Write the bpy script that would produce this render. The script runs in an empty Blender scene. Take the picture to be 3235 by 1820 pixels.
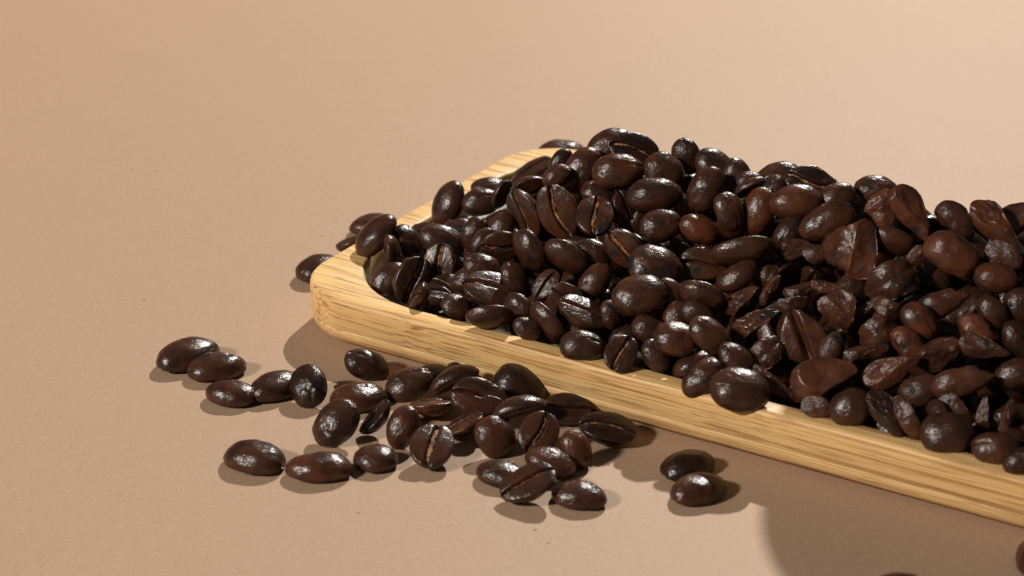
import bpy, bmesh, math, random
import numpy as np
from mathutils import Vector, Euler, noise
C = bpy.context.scene.collection
SC = bpy.context.scene

# ------------------------------------------------------------------ camera, light, exposure
cam = bpy.data.cameras.new('camera'); camo = bpy.data.objects.new('camera', cam); C.objects.link(camo)
camo.location = (0.0, -0.337484, 0.151672)
camo.rotation_euler = (math.radians(90 - 24.2), 0, 0)
cam.sensor_width = 36; cam.lens = 36 * 5800 / 3235
cam.clip_start = 0.01; cam.clip_end = 50
cam.dof.use_dof = True; cam.dof.focus_distance = 0.335; cam.dof.aperture_fstop = 30
SC.camera = camo

w = bpy.data.worlds.new('World'); SC.world = w; w.use_nodes = True
bg = w.node_tree.nodes['Background']
bg.inputs['Color'].default_value = (1.0, 0.95, 0.90, 1); bg.inputs['Strength'].default_value = AMBIENT = 0.055

LP = Vector((0.0, 0.0, 0.0)) + Vector((0.263, 0.726, 0.634)).normalized() * 1.45
def lamp(name, kind, loc, power, col, target=(0, 0, 0)):
    l = bpy.data.lights.new(name, kind); l.energy = power; l.color = col
    o = bpy.data.objects.new(name, l); C.objects.link(o); o.location = loc
    o.rotation_euler = (Vector(target) - Vector(loc)).to_track_quat('-Z', 'Y').to_euler()
    return o, l
ko, kl = lamp('key_lamp', 'SPOT', LP, 95.0, (1.0, 0.95, 0.885), (0.05, 0.07, 0))
kl.shadow_soft_size = 0.012; kl.spot_size = math.radians(80); kl.spot_blend = 1.0
fo, fl = lamp('fill_lamp', 'AREA', (-1.03, -0.645, 0.79), 16.5, (1.0, 0.93, 0.86), (0.02, 0, 0))
fl.shape = 'DISK'; fl.size = 0.15

SC.view_settings.view_transform = 'Standard'; SC.view_settings.look = 'None'
SC.view_settings.exposure = 0.0; SC.view_settings.gamma = 1.0
SC.cycles.max_bounces = 6

# ------------------------------------------------------------------ helpers
def tag(o, label=None, cat=None, group=None, kind=None):
    if label: o['label'] = label
    if cat: o['category'] = cat
    if group: o['group'] = group
    if kind: o['kind'] = kind
    return o
def mesh(name, verts, faces, mat, smooth=True):
    me = bpy.data.meshes.new(name)
    me.from_pydata([tuple(map(float, v)) for v in verts], [], faces)
    if smooth: me.polygons.foreach_set('use_smooth', [True] * len(me.polygons))
    me.materials.append(mat); me.update()
    return me
def obj(name, me, parent=None):
    o = bpy.data.objects.new(name, me); C.objects.link(o)
    if parent is not None: o.parent = parent
    return o
class NT:
    def __init__(self, name):
        self.m = bpy.data.materials.new(name); self.m.use_nodes = True
        self.t = self.m.node_tree; self.b = self.t.nodes['Principled BSDF']
    def n(self, typ, **kw):
        nd = self.t.nodes.new(typ)
        for k, v in kw.items():
            if k in nd.inputs.keys(): nd.inputs[k].default_value = v
            else: setattr(nd, k, v)
        return nd
    def l(self, a, b): self.t.links.new(a, b)
    def noise(self, vec, scale, detail=3, rough=.55, dist=0.0):
        nd = self.n('ShaderNodeTexNoise'); nd.inputs['Scale'].default_value = scale
        nd.inputs['Detail'].default_value = detail; nd.inputs['Roughness'].default_value = rough
        nd.inputs['Distortion'].default_value = dist
        self.l(vec, nd.inputs['Vector']); return nd.outputs['Fac']
    def ramp(self, fac, stops):
        r = self.n('ShaderNodeValToRGB'); e = r.color_ramp.elements
        while len(e) < len(stops): e.new(0.5)
        for k, (p, c) in enumerate(stops):
            e[k].position = p; e[k].color = c if len(c) == 4 else (*c, 1)
        self.l(fac, r.inputs['Fac']); return r.outputs['Color']
    def mix(self, fac, a, b, mode='MIX'):
        m = self.n('ShaderNodeMix', data_type='RGBA', blend_type=mode)
        for s, v in ((m.inputs[0], fac), (m.inputs[6], a), (m.inputs[7], b)):
            if hasattr(v, 'is_output'): self.l(v, s)
            else: s.default_value = v if not isinstance(v, tuple) or len(v) == 4 else (*v, 1)
        return m.outputs[2]
    def math(self, op, a, b=0.0, c=0.0):
        m = self.n('ShaderNodeMath', operation=op)
        for s, v in zip(m.inputs, (a, b, c)):
            if hasattr(v, 'is_output'): self.l(v, s)
            else: s.default_value = v
        return m.outputs[0]
    def mapping(self, vec, scale, rot=(0, 0, 0)):
        m = self.n('ShaderNodeMapping'); m.inputs['Scale'].default_value = scale; m.inputs['Rotation'].default_value = rot
        self.l(vec, m.inputs['Vector']); return m.outputs['Vector']
    def bump(self, h, strength, dist, prev=None):
        b = self.n('ShaderNodeBump'); b.inputs['Strength'].default_value = strength; b.inputs['Distance'].default_value = dist
        self.l(h, b.inputs['Height'])
        if prev is not None: self.l(prev, b.inputs['Normal'])
        return b.outputs['Normal']
    def obj_coord(self, offset=True):
        tc = self.n('ShaderNodeTexCoord'); v = tc.outputs['Object']
        if offset:
            oi = self.n('ShaderNodeObjectInfo'); vm = self.n('ShaderNodeVectorMath', operation='MULTIPLY_ADD')
            cx = self.n('ShaderNodeCombineXYZ')
            for k in range(3): self.l(oi.outputs['Random'], cx.inputs[k])
            self.l(cx.outputs[0], vm.inputs[0]); vm.inputs[1].default_value = (.7, 1.1, .9); self.l(v, vm.inputs[2])
            v = vm.outputs[0]; self.rand = oi.outputs['Random']
        return v

def bean_material(name, dark, mid, red, rough=(.30, .50), wr=1.0, fine=1.0):
    t = NT(name); v = t.obj_coord()
    r2 = t.math('FRACT', t.math('MULTIPLY', t.rand, 7.31))
    base = t.mix(r2, mid, red)
    low = t.noise(v, 260, 3, .6)
    base = t.mix(t.ramp(low, [(.40, (0, 0, 0)), (.66, (1, 1, 1))]), base, dark)
    spot = t.noise(v, 170, 1, .4)
    base = t.mix(t.ramp(spot, [(.66, (0, 0, 0)), (.72, (1, 1, 1))]), base, (.012, .011, .013, 1))
    grit = t.noise(v, 5200, 2, .6)
    base = t.mix(t.math('MULTIPLY', t.ramp(grit, [(.50, (0, 0, 0)), (.75, (1, 1, 1))]), .35), base, (.10, .045, .022, 1))
    oc = t.n('ShaderNodeObjectInfo'); base = t.mix(1.0, base, oc.outputs['Color'], 'MULTIPLY')
    t.l(base, t.b.inputs['Base Color'])
    ro = t.math('MULTIPLY_ADD', t.noise(v, 900, 3), rough[1] - rough[0], rough[0] )
    t.l(ro, t.b.inputs['Roughness'])
    t.b.inputs['Specular IOR Level'].default_value = .5
    h1 = t.noise(t.mapping(v, (800, 1300, 1300)), 1, 3, .55, .9)
    wv = t.n('ShaderNodeTexVoronoi', feature='SMOOTH_F1'); t.l(t.mapping(v, (600, 950, 950)), wv.inputs['Vector']); wv.inputs['Scale'].default_value = 1.0
    h2 = t.noise(v, 2400, 3, .6, .5)
    nn = t.bump(h1, .60 * wr, .00028)
    nn = t.bump(wv.outputs['Distance'], .15 * wr, .00030, nn)
    nn = t.bump(h2, .55 * fine, .00013, nn)
    t.l(nn, t.b.inputs['Normal'])
    return t.m
M_BEAN = bean_material('roasted bean', (.024, .0092, .0055, 1), (.046, .0160, .0082, 1), (.074, .0230, .0098, 1), (.23, .33), .72, .35)
M_FRAG = bean_material('broken bean', (.036, .0135, .0085, 1), (.068, .0245, .0130, 1), (.098, .0310, .0145, 1), (.25, .38), .7, .7)
t = NT('golden chaff'); v = t.obj_coord()
t.l(t.ramp(t.noise(t.mapping(v, (500, 2200, 2200)), 1, 3), [(.44, (.030, .010, .004)), (.56, (.32, .115, .028)), (.67, (.62, .31, .09))]), t.b.inputs['Base Color'])
t.b.inputs['Roughness'].default_value = .6
t.l(t.bump(t.noise(v, 2500, 3), 1, .0004), t.b.inputs['Normal']); M_CHAFF = t.m

t = NT('kraft paper'); v = t.obj_coord(False)
c = t.mix(t.noise(v, 55, 4, .6), (.345, .213, .127), (.392, .248, .152))
mott = t.noise(t.mapping(v, (330, 620, 600)), 1, 4, .65)
c = t.mix(t.ramp(mott, [(.30, (0, 0, 0)), (.72, (1, 1, 1))]), c, t.mix(.5, c, (.43, .286, .195)))
fib = t.noise(t.mapping(v, (700, 2400, 900), (0, 0, .5)), 1, 3, .6, .6)
c = t.mix(t.math('MULTIPLY', t.ramp(fib, [(.56, (0, 0, 0)), (.72, (1, 1, 1))]), .5), c, (.56, .40, .28))
fib2 = t.noise(t.mapping(v, (1900, 800, 900), (0, 0, -.4)), 1, 3, .6, .6)
c = t.mix(t.math('MULTIPLY', t.ramp(fib2, [(.57, (0, 0, 0)), (.72, (1, 1, 1))]), .55), c, (.245, .145, .088))
gr = t.noise(v, 3600, 2, .7)
c = t.mix(.34, c, t.ramp(gr, [(.25, (.30, .18, .10)), (.75, (.80, .58, .41))]))
vo = t.n('ShaderNodeTexVoronoi'); vo.inputs['Scale'].default_value = 1; t.l(t.mapping(v, (150, 260, 200), (0, 0, .6)), vo.inputs['Vector'])
sep = t.n('ShaderNodeSeparateColor'); t.l(vo.outputs['Color'], sep.inputs[0])
fleck = t.math('MULTIPLY', t.math('LESS_THAN', vo.outputs['Distance'], .055), t.math('GREATER_THAN', sep.outputs[0], .72))
c = t.mix(t.math('MULTIPLY', fleck, .75), c, (.06, .035, .022))
t.l(c, t.b.inputs['Base Color'])
t.b.inputs['Roughness'].default_value = .6; t.b.inputs['Specular IOR Level'].default_value = .27
nn = t.bump(t.noise(v, 900, 4, .65), .5, .00012); nn = t.bump(t.noise(v, 3800, 2, .6), .6, .00005, nn)
t.l(nn, t.b.inputs['Normal']); M_PAPER = t.m

TT = .0096
def bamboo(name, pale, warm, line, seed):
    t = NT(name); v0 = t.obj_coord(False)
    vm = t.n('ShaderNodeVectorMath', operation='ADD'); t.l(v0, vm.inputs[0]); vm.inputs[1].default_value = (seed, seed * .7, seed * .31); v = vm.outputs[0]
    wob = t.n('ShaderNodeVectorMath', operation='MULTIPLY_ADD')
    nz = t.n('ShaderNodeTexNoise'); nz.inputs['Scale'].default_value = 22; t.l(v, nz.inputs['Vector'])
    t.l(nz.outputs['Color'], wob.inputs[0]); wob.inputs[1].default_value = (0, .0035, .0012); t.l(v, wob.inputs[2]); v = wob.outputs[0]
    band = t.noise(t.mapping(v, (5, 230, 190)), 1, 2, .5)
    c = t.ramp(band, [(.20, warm), (.60, pale)])
    s1 = t.noise(t.mapping(v, (16, 1300, 1500)), 1, 3, .6)
    c = t.mix(t.math('MULTIPLY', t.ramp(s1, [(.55, (0, 0, 0)), (.59, (1, 1, 1))]), .58), c, line)
    s2 = t.noise(t.mapping(v, (45, 2600, 3000)), 1, 2, .6)
    c = t.mix(t.math('MULTIPLY', t.ramp(s2, [(.55, (0, 0, 0)), (.59, (1, 1, 1))]), .52), c, tuple(x * .8 for x in line[:3]) + (1,))
    s3 = t.noise(t.mapping(v, (14, 900, 800)), 1, 2, .5)
    c = t.mix(t.math('MULTIPLY', t.ramp(s3, [(.58, (0, 0, 0)), (.66, (1, 1, 1))]), .45), c, tuple(min(1, x * 1.18) for x in pale[:3]) + (1,))
    # weathered grey smudge at the near corner
    dv = t.n('ShaderNodeVectorMath', operation='SUBTRACT'); t.l(v0, dv.inputs[0]); dv.inputs[1].default_value = (-.0095, .0078, TT)
    ln = t.n('ShaderNodeVectorMath', operation='LENGTH'); t.l(t.mapping(dv.outputs[0], (260, 520, 60)), ln.inputs[0])
    sm = t.math('ADD', ln.outputs['Value'], t.math('MULTIPLY', t.noise(t.mapping(v0, (420, 900, 400)), 1, 3), 1.3))
    c = t.mix(t.math('MULTIPLY', t.ramp(sm, [(.75, (1, 1, 1)), (1.0, (0, 0, 0))]), .38), c, (.20, .14, .10, 1))
    t.l(c, t.b.inputs['Base Color'])
    t.b.inputs['Roughness'].default_value = .46; t.b.inputs['Specular IOR Level'].default_value = .4
    t.l(t.bump(s1, .35, .00012, t.bump(s2, .3, .00008)), t.b.inputs['Normal'])
    return t.m
M_BAM = bamboo('bamboo', (.86, .575, .250, 1), (.79, .460, .165, 1), (.37, .155, .042, 1), 0.0)
M_BAM2 = bamboo('bamboo base', (.84, .560, .245, 1), (.79, .465, .172, 1), (.40, .19, .06, 1), 0.37)
t = NT('grey lacquered recess'); v = t.obj_coord(False)
t.l(t.ramp(t.noise(v, 700, 4, .7), [(.3, (.20, .17, .12)), (.7, (.33, .29, .22))]), t.b.inputs['Base Color']); t.b.inputs['Roughness'].default_value = .4
t.l(t.bump(t.noise(v, 1500, 3), .6, .0002), t.b.inputs['Normal']); M_LINER = t.m

# ------------------------------------------------------------------ paper
S = 1.6
paper = obj('paper_surface', mesh('paper_surface', [(-S, -S, 0), (S, -S, 0), (S, S, 0), (-S, S, 0)], [(0, 1, 2, 3)], M_PAPER, False))
tag(paper, 'brown kraft paper lying flat under the tray and beans', kind='structure')

# ------------------------------------------------------------------ tray (local x along its length, y across)
tray = bpy.data.objects.new('serving_tray', None); C.objects.link(tray)
tray.location = (-0.02838881, -0.02917478, 0.0004); tray.rotation_euler = (0, 0, math.radians(-30.836))
tag(tray, 'shallow bamboo tray with rounded corners heaped with dark coffee beans', 'tray')
X0, X1, Y0, Y1 = -.0175, .205, -.0008, .0945
def rrect(x0, x1, y0, y1, r, n=14):
    pts = []
    for cx, cy, a0 in ((x0 + r, y0 + r, math.pi), (x1 - r, y0 + r, 1.5 * math.pi), (x1 - r, y1 - r, 0), (x0 + r, y1 - r, .5 * math.pi)):
        for k in range(n + 1):
            a = a0 + .5 * math.pi * k / n; pts.append((cx + r * math.cos(a), cy + r * math.sin(a)))
    # subdivide long sides so that every loop has the same count
    out = []
    for i, p in enumerate(pts):
        q = pts[(i + 1) % len(pts)]; out.append(p)
        if math.hypot(q[0] - p[0], q[1] - p[1]) > .02:
            for k in range(1, 24): out.append((p[0] + (q[0] - p[0]) * k / 24, p[1] + (q[1] - p[1]) * k / 24))
    return out
def loops_mesh(loops, close, cap_last=False):
    V = []; F = []; n = len(loops[0][0])
    for pts, z in loops: V += [(x, y, z) for x, y in pts]
    m = len(loops); R = range(m if close else m - 1)
    for i in R:
        a, b = i * n, ((i + 1) % m) * n
        for k in range(n): F.append((a + k, a + (k + 1) % n, b + (k + 1) % n, b + k))
    if cap_last: F.append(tuple(range((m - 1) * n, m * n)))
    return V, F
RO, RI = .0140, .0190
def outer(d): return rrect(X0 + d, X1 - d, Y0 + d, Y1 - d, RO - d)
def inner(d): return rrect(X0 + .0056 + d, X1 - .0056 - d, Y0 + .0043 + d, Y1 - .0050 - d, RI + .0035 - d)
ZS = .0036
lp = [(outer(.00012), ZS - .0001), (outer(.0), ZS + .0001), (outer(0), TT - .0009), (outer(.00012), TT - .00045), (outer(.0004), TT - .00013), (outer(.0009), TT),
      (inner(-.0007), TT), (inner(-.0003), TT - .0001), (inner(-.00008), TT - .0004), (inner(.0001), TT - .0009), (inner(.0009), .0049)]
fr = obj('upper_frame', mesh('upper_frame', *loops_mesh(lp, True), M_BAM), tray)
lp = [(outer(.0034), 0.0), (outer(.0024), .00012), (outer(.0016), .00045), (outer(.0009), .0010), (outer(.0004), .0017), (outer(.00015), .0025), (outer(.00003), ZS - .0003), (outer(.00012), ZS - .00012), (inner(-.0003), ZS - .00012)]
V, F = loops_mesh(lp, False, True); F.append(tuple(reversed(range(len(lp[0][0])))))
bb = obj('base_board', mesh('base_board', V, F, M_BAM2), tray)
V, F = loops_mesh([(inner(.0003), .0053), (inner(.0014), .0051)], False, True)
obj('recess_floor', mesh('recess_floor', V, F, M_LINER), tray)

# ------------------------------------------------------------------ bean shapes (metres, long axis x, dome +z, crease on -z)
def bean_geo(seed, a=5.5, b=3.9, c=2.85, cw=.29, cd=1.35, wav=.06, egg=.0, bend=.0, ybend=.0, crack=0, lump=.22, flat=.42, NI=42, NJ=72, chaff=False, heart=False):
    rs = random.Random(seed); V = []; F = []; lump *= .72
    off = Vector((rs.uniform(0, 90), rs.uniform(0, 90), rs.uniform(0, 90)))
    ph = rs.uniform(0, 6.28); ca = rs.uniform(-.5, .5); cx0 = rs.choice((-1, 1))
    yc = lambda x: wav * a * math.sin(x / a * 2.2 + ph) - wav * a * math.sin(ph) * .5
    def surf(lat, phi, groove=True):
        x = a * math.sin(lat); r = max(math.cos(lat), 0) ** .92
        e = 1 + egg * x / a
        if heart: e *= 1.0 + .28 * x / a - .12 * (x / a) ** 2
        yy, zz = math.cos(phi), math.sin(phi)
        y = b * r * e * yy
        z = 1.03 * c * r * zz if zz >= 0 else -.36 * c * r * (-zz) ** flat
        if groove and zz < 0:
            f = max(0, 1 - .75 * abs(x / a) ** 5); dy = (y - yc(x)) / cw
            z += cd * f * math.exp(-dy * dy) - .03 * cd * f * math.exp(-(abs(dy) - 1.8) ** 2 / .8)
        if crack and zz > 0:
            q = cx0 * x / a
            dy = (y - ca * b * .6 - .35 * math.sin(q * 5 + ph)) / .17
            f = min(1, max(0, (q - .05) / .3))
            z -= .55 * f * math.exp(-dy * dy)
            if crack > 1:
                dx = (x / a - cx0 * .35 - .10 * math.sin(y * 1.6)) / .045; z -= .4 * math.exp(-dx * dx) * max(0, 1 - abs(y - ca * b * .6) / (b * .7))
        z -= bend * (x / a) ** 2; y += ybend * (x / a) ** 2
        p = Vector((x, y, z)); q = p + off
        n1 = noise.noise(q * .30) * lump * 1.5; n2 = noise.noise(Vector((q.x * .55, q.y * 1.3, q.z * 1.3))) * lump * .55
        n3 = (1 - abs(noise.noise(Vector((q.x * .8, q.y * 1.7, q.z * 1.7)) + Vector((7, 3, 1)))) * 2) * lump * .16
        if zz < 0: n2 *= .45; n3 *= .3
        d = Vector((x / a / a, y / b / b, z / c / c)); d.normalize()
        return (p + d * (n1 + n2 + n3)) * .001
    V.append(surf(-math.pi / 2, 0, False))
    for i in range(1, NI):
        tt = -1 + 2 * i / NI; lat = math.pi / 2 * (tt * .86 + .14 * tt ** 3)
        for j in range(NJ):
            tj = 2 * math.pi * j / NJ; V.append(surf(lat, tj - .5 * math.cos(tj)))
    V.append(surf(math.pi / 2, 0, False))
    for j in range(NJ):
        F.append((0, 1 + (j + 1) % NJ, 1 + j)); e = 1 + (NI - 2) * NJ
        F.append((len(V) - 1, e + j, e + (j + 1) % NJ))
    for i in range(NI - 2):
        for j in range(NJ):
            p = 1 + i * NJ; F.append((p + j, p + (j + 1) % NJ, p + NJ + (j + 1) % NJ, p + NJ + j))
    CH = None
    if chaff:
        CV = []; CF = []; n = 30
        for k in range(n + 1):
            x = a * (-.84 + 1.68 * k / n); r = max(0, 1 - (x / a) ** 2) ** .46
            for m in range(5):
                q = m / 2 - 1
                y = yc(x) + q * cw * (.66 + .6 * noise.noise(Vector((x * 1.1, m * .9, seed)))) + ybend * (x / a) ** 2
                z = -.36 * c * r + cd * .36 + .28 * cd * q * q * 0 + .16 * noise.noise(Vector((x * 1.8, m * 1.1, seed + 5))) + .10 * noise.noise(Vector((x * 4, m * 2.3, seed))) - bend * (x / a) ** 2 + cd * .5 * abs(x / a) ** 6
                CV.append(Vector((x, y, z)) * .001)
        for k in range(n):
            for m in range(4): p = k * 5 + m; CF.append((p, p + 5, p + 6, p + 1))
        CH = (CV, CF)
    return V, F, CH
KINDS = {
 'B': [dict(seed=s, egg=e, bend=bd, lump=lu, wav=.07, crack=1 if s in (2, 5) else 0) for s, e, bd, lu in ((1, .08, .0, .20), (2, -.1, .2, .26), (3, .05, -.15, .18), (4, .12, .1, .30), (5, -.05, .0, .24), (6, .0, .25, .32))],
 'long': [dict(seed=11, a=5.9, b=3.7, c=2.8, bend=.5, lump=.24), dict(seed=12, a=5.9, b=3.7, c=2.8, egg=.08, lump=.2), dict(seed=13, a=5.9, b=3.6, c=2.7, bend=.3, ybend=.6)],
 'round': [dict(seed=21, a=4.8, b=4.3, c=3.0, lump=.2), dict(seed=22, a=4.8, b=4.3, c=3.0, egg=.1, lump=.34)],
 'big': [dict(seed=31, a=5.5, b=4.35, c=3.0, lump=.22), dict(seed=32, a=5.5, b=4.35, c=3.0, lump=.28, egg=-.08)],
 'open': [dict(seed=41, a=5.1, b=4.2, c=2.7, cw=.52, cd=1.6, chaff=True, wav=.03, flat=.34), dict(seed=42, a=5.1, b=4.2, c=2.7, cw=.44, cd=1.5, chaff=True, wav=.10), dict(seed=43, a=5.1, b=4.1, c=2.7, cw=.48, cd=1.6, chaff=True, wav=-.08, lump=.3)],
 'crease': [dict(seed=51, a=5.6, b=4.0, c=2.7, cw=.34, cd=1.4, chaff=True, wav=.10), dict(seed=52, a=5.6, b=4.0, c=2.7, cw=.30, cd=1.4, chaff=True, wav=.05, lump=.28), dict(seed=53, a=5.6, b=4.0, c=2.7, cw=.36, cd=1.5, chaff=True, wav=-.12, bend=.2)],
 'crack': [dict(seed=61, a=5.3, b=4.2, c=2.9, crack=2, lump=.26), dict(seed=62, a=5.3, b=4.2, c=2.9, crack=1, lump=.3)],
 'heart': [dict(seed=71, a=5.6, b=4.6, c=2.3, cw=.7, cd=1.5, wav=.02, heart=True)],
}
def nib_geo(seed, a, b, c, taper, cuts, rough, soft=.92):
    rs = random.Random(seed); bm = bmesh.new(); bmesh.ops.create_icosphere(bm, subdivisions=5, radius=1)
    planes = []
    for _ in range(cuts):
        d = Vector((rs.gauss(0, .55), rs.gauss(0, 1), rs.gauss(0, 1))).normalized(); planes.append((d, rs.uniform(.38, .72), rs.random() < .45))
    off = Vector((rs.uniform(0, 90), rs.uniform(0, 90), rs.uniform(0, 90)))
    V = []
    for vv in bm.verts:
        p = vv.co.copy()
        p.x = math.copysign(abs(p.x) ** .9, p.x)
        for d, h, broken in planes:
            e = p.dot(d) - h
            if broken: e += .10 * noise.noise(p * 2.6 + off) + .05 * noise.noise(p * 6 + off) + .12 * max(0, 1 - (p - d * h).length)
            if e > 0: p = p - d * e * soft
        k = 1 - taper * (p.x + 1) / 2
        q = Vector((p.x * a, p.y * b * k, p.z * c * k))
        n1 = noise.noise(q * .35 + off) * .35 + noise.noise(q * 1.1 + off) * .13 * rough + noise.noise(q * 2.6 + off) * .07 * rough
        if rough > 1.2: n1 += max(0, noise.noise(Vector((q.x * .5, q.y * 1.6, q.z * 1.6)) + off)) * .55
        V.append((q + p.normalized() * n1) * .001)
    F = [tuple(v.index for v in f.verts) for f in bm.faces]; bm.free()
    return V, F, None
def shell_geo(seed, a, b, kind, thk=.55):
    rs = random.Random(seed); off = Vector((rs.uniform(0, 90), rs.uniform(0, 90), 0)); NR, NA = 14, 64
    def f(x, y):
        if kind == 'leaf': z = .10 * y * y - .55 * abs(y - .25 * x) - .04 * x * x + 1.0
        elif kind == 'arch': z = 1.3 - .13 * x * x - .10 * y * y + .25 * abs(y)
        else: z = .6 - .07 * x * x + .25 * y
        return z + .35 * noise.noise(Vector((x * .45, y * .6, 2)) + off) + .10 * noise.noise(Vector((x * 1.5, y * 1.8, 4)) + off)
    def rim(an):
        r = 1 + .10 * noise.noise(Vector((math.cos(an) * 1.7, math.sin(an) * 1.7, 9)) + off) + .06 * noise.noise(Vector((math.cos(an) * 6, math.sin(an) * 6, 9)) + off)
        if kind == 'leaf': r *= 1 - .12 * math.cos(2 * an) + .16 * math.cos(3 * an + .4)
        return r
    V = []; F = []
    for side in (1, -1):
        V.append(Vector((0, 0, f(0, 0) + side * thk / 2)))
        for i in range(1, NR + 1):
            t = i / NR
            for j in range(NA):
                an = 2 * math.pi * j / NA; r = rim(an) * t; x, y = a * r * math.cos(an), b * r * math.sin(an)
                V.append(Vector((x, y, f(x, y) + side * thk / 2 * math.sqrt(max(0, 1 - t ** 6)) + (.1 * noise.noise(Vector((x, y, side * 3)) * 1.2 + off)))))
    o2 = 1 + NR * NA
    for s, o in ((1, 0), (-1, o2)):
        for j in range(NA):
            q = (o, o + 1 + j, o + 1 + (j + 1) % NA); F.append(q if s > 0 else q[::-1])
        for i in range(NR - 1):
            for j in range(NA):
                p = o + 1 + i * NA; q = (p + j, p + NA + j, p + NA + (j + 1) % NA, p + (j + 1) % NA); F.append(q if s > 0 else q[::-1])
    for j in range(NA):
        p = 1 + (NR - 1) * NA; k = (j + 1) % NA; F.append((p + j, o2 + p + j, o2 + p + k, p + k))
    return [v * .001 for v in V], F, None
FRAGS = {
 'N': [(101, 5.0, 3.7, 2.7, .25, 2, .6), (102, 5.0, 3.7, 2.7, .1, 3, .6), (103, 5.0, 3.7, 2.7, .35, 2, .5)],
 'wedge': [(111, 5.7, 3.7, 2.7, .66, 2, .5), (112, 5.7, 3.6, 2.6, .60, 2, .45), (113, 5.7, 3.6, 2.6, .7, 3, .6)],
 'lump': [(121, 5.1, 3.9, 3.1, .2, 3, .6), (122, 5.1, 3.9, 3.1, .35, 3, .6), (123, 5.1, 3.9, 3.1, .15, 2, .6)],
 'splinter': [(131, 5.8, 2.6, 1.9, .3, 5, 1.6), (132, 5.8, 2.7, 1.9, .5, 4, 1.9), (133, 5.8, 2.5, 2.0, .2, 5, 1.7)],
}
SHELLS = {'leaf': [(141, 5.3, 4.1), (142, 5.2, 3.7)], 'arch': [(151, 5.0, 3.4), (152, 5.0, 3.6), (153, 5.0, 3.2)], 'blade': [(161, 5.9, 2.0), (162, 5.9, 2.2)]}
LIB = {}
for k, lst in KINDS.items():
    LIB[k] = []
    for kw in lst:
        V, F, CH = bean_geo(**kw)
        LIB[k].append((mesh('coffee_bean', V, F, M_BEAN), mesh('chaff', *CH, M_CHAFF) if CH else None))
for k, lst in FRAGS.items(): LIB['N' if k == 'N' else k] = [(mesh('bean_fragment', *nib_geo(*(p[0], *(1.13 * q for q in p[1:4]), *p[4:]))[:2], M_FRAG), None) for p in lst]
for k, lst in SHELLS.items(): LIB[k] = [(mesh('bean_husk', *shell_geo(p[0], p[1], p[2], k)[:2], M_FRAG), None) for p in lst]
def place(o, tr):
    o.location = (tr[0] * .001, tr[1] * .001, tr[2] * .001); o.rotation_euler = tr[3:6]; o.scale = (tr[6],) * 3
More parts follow.
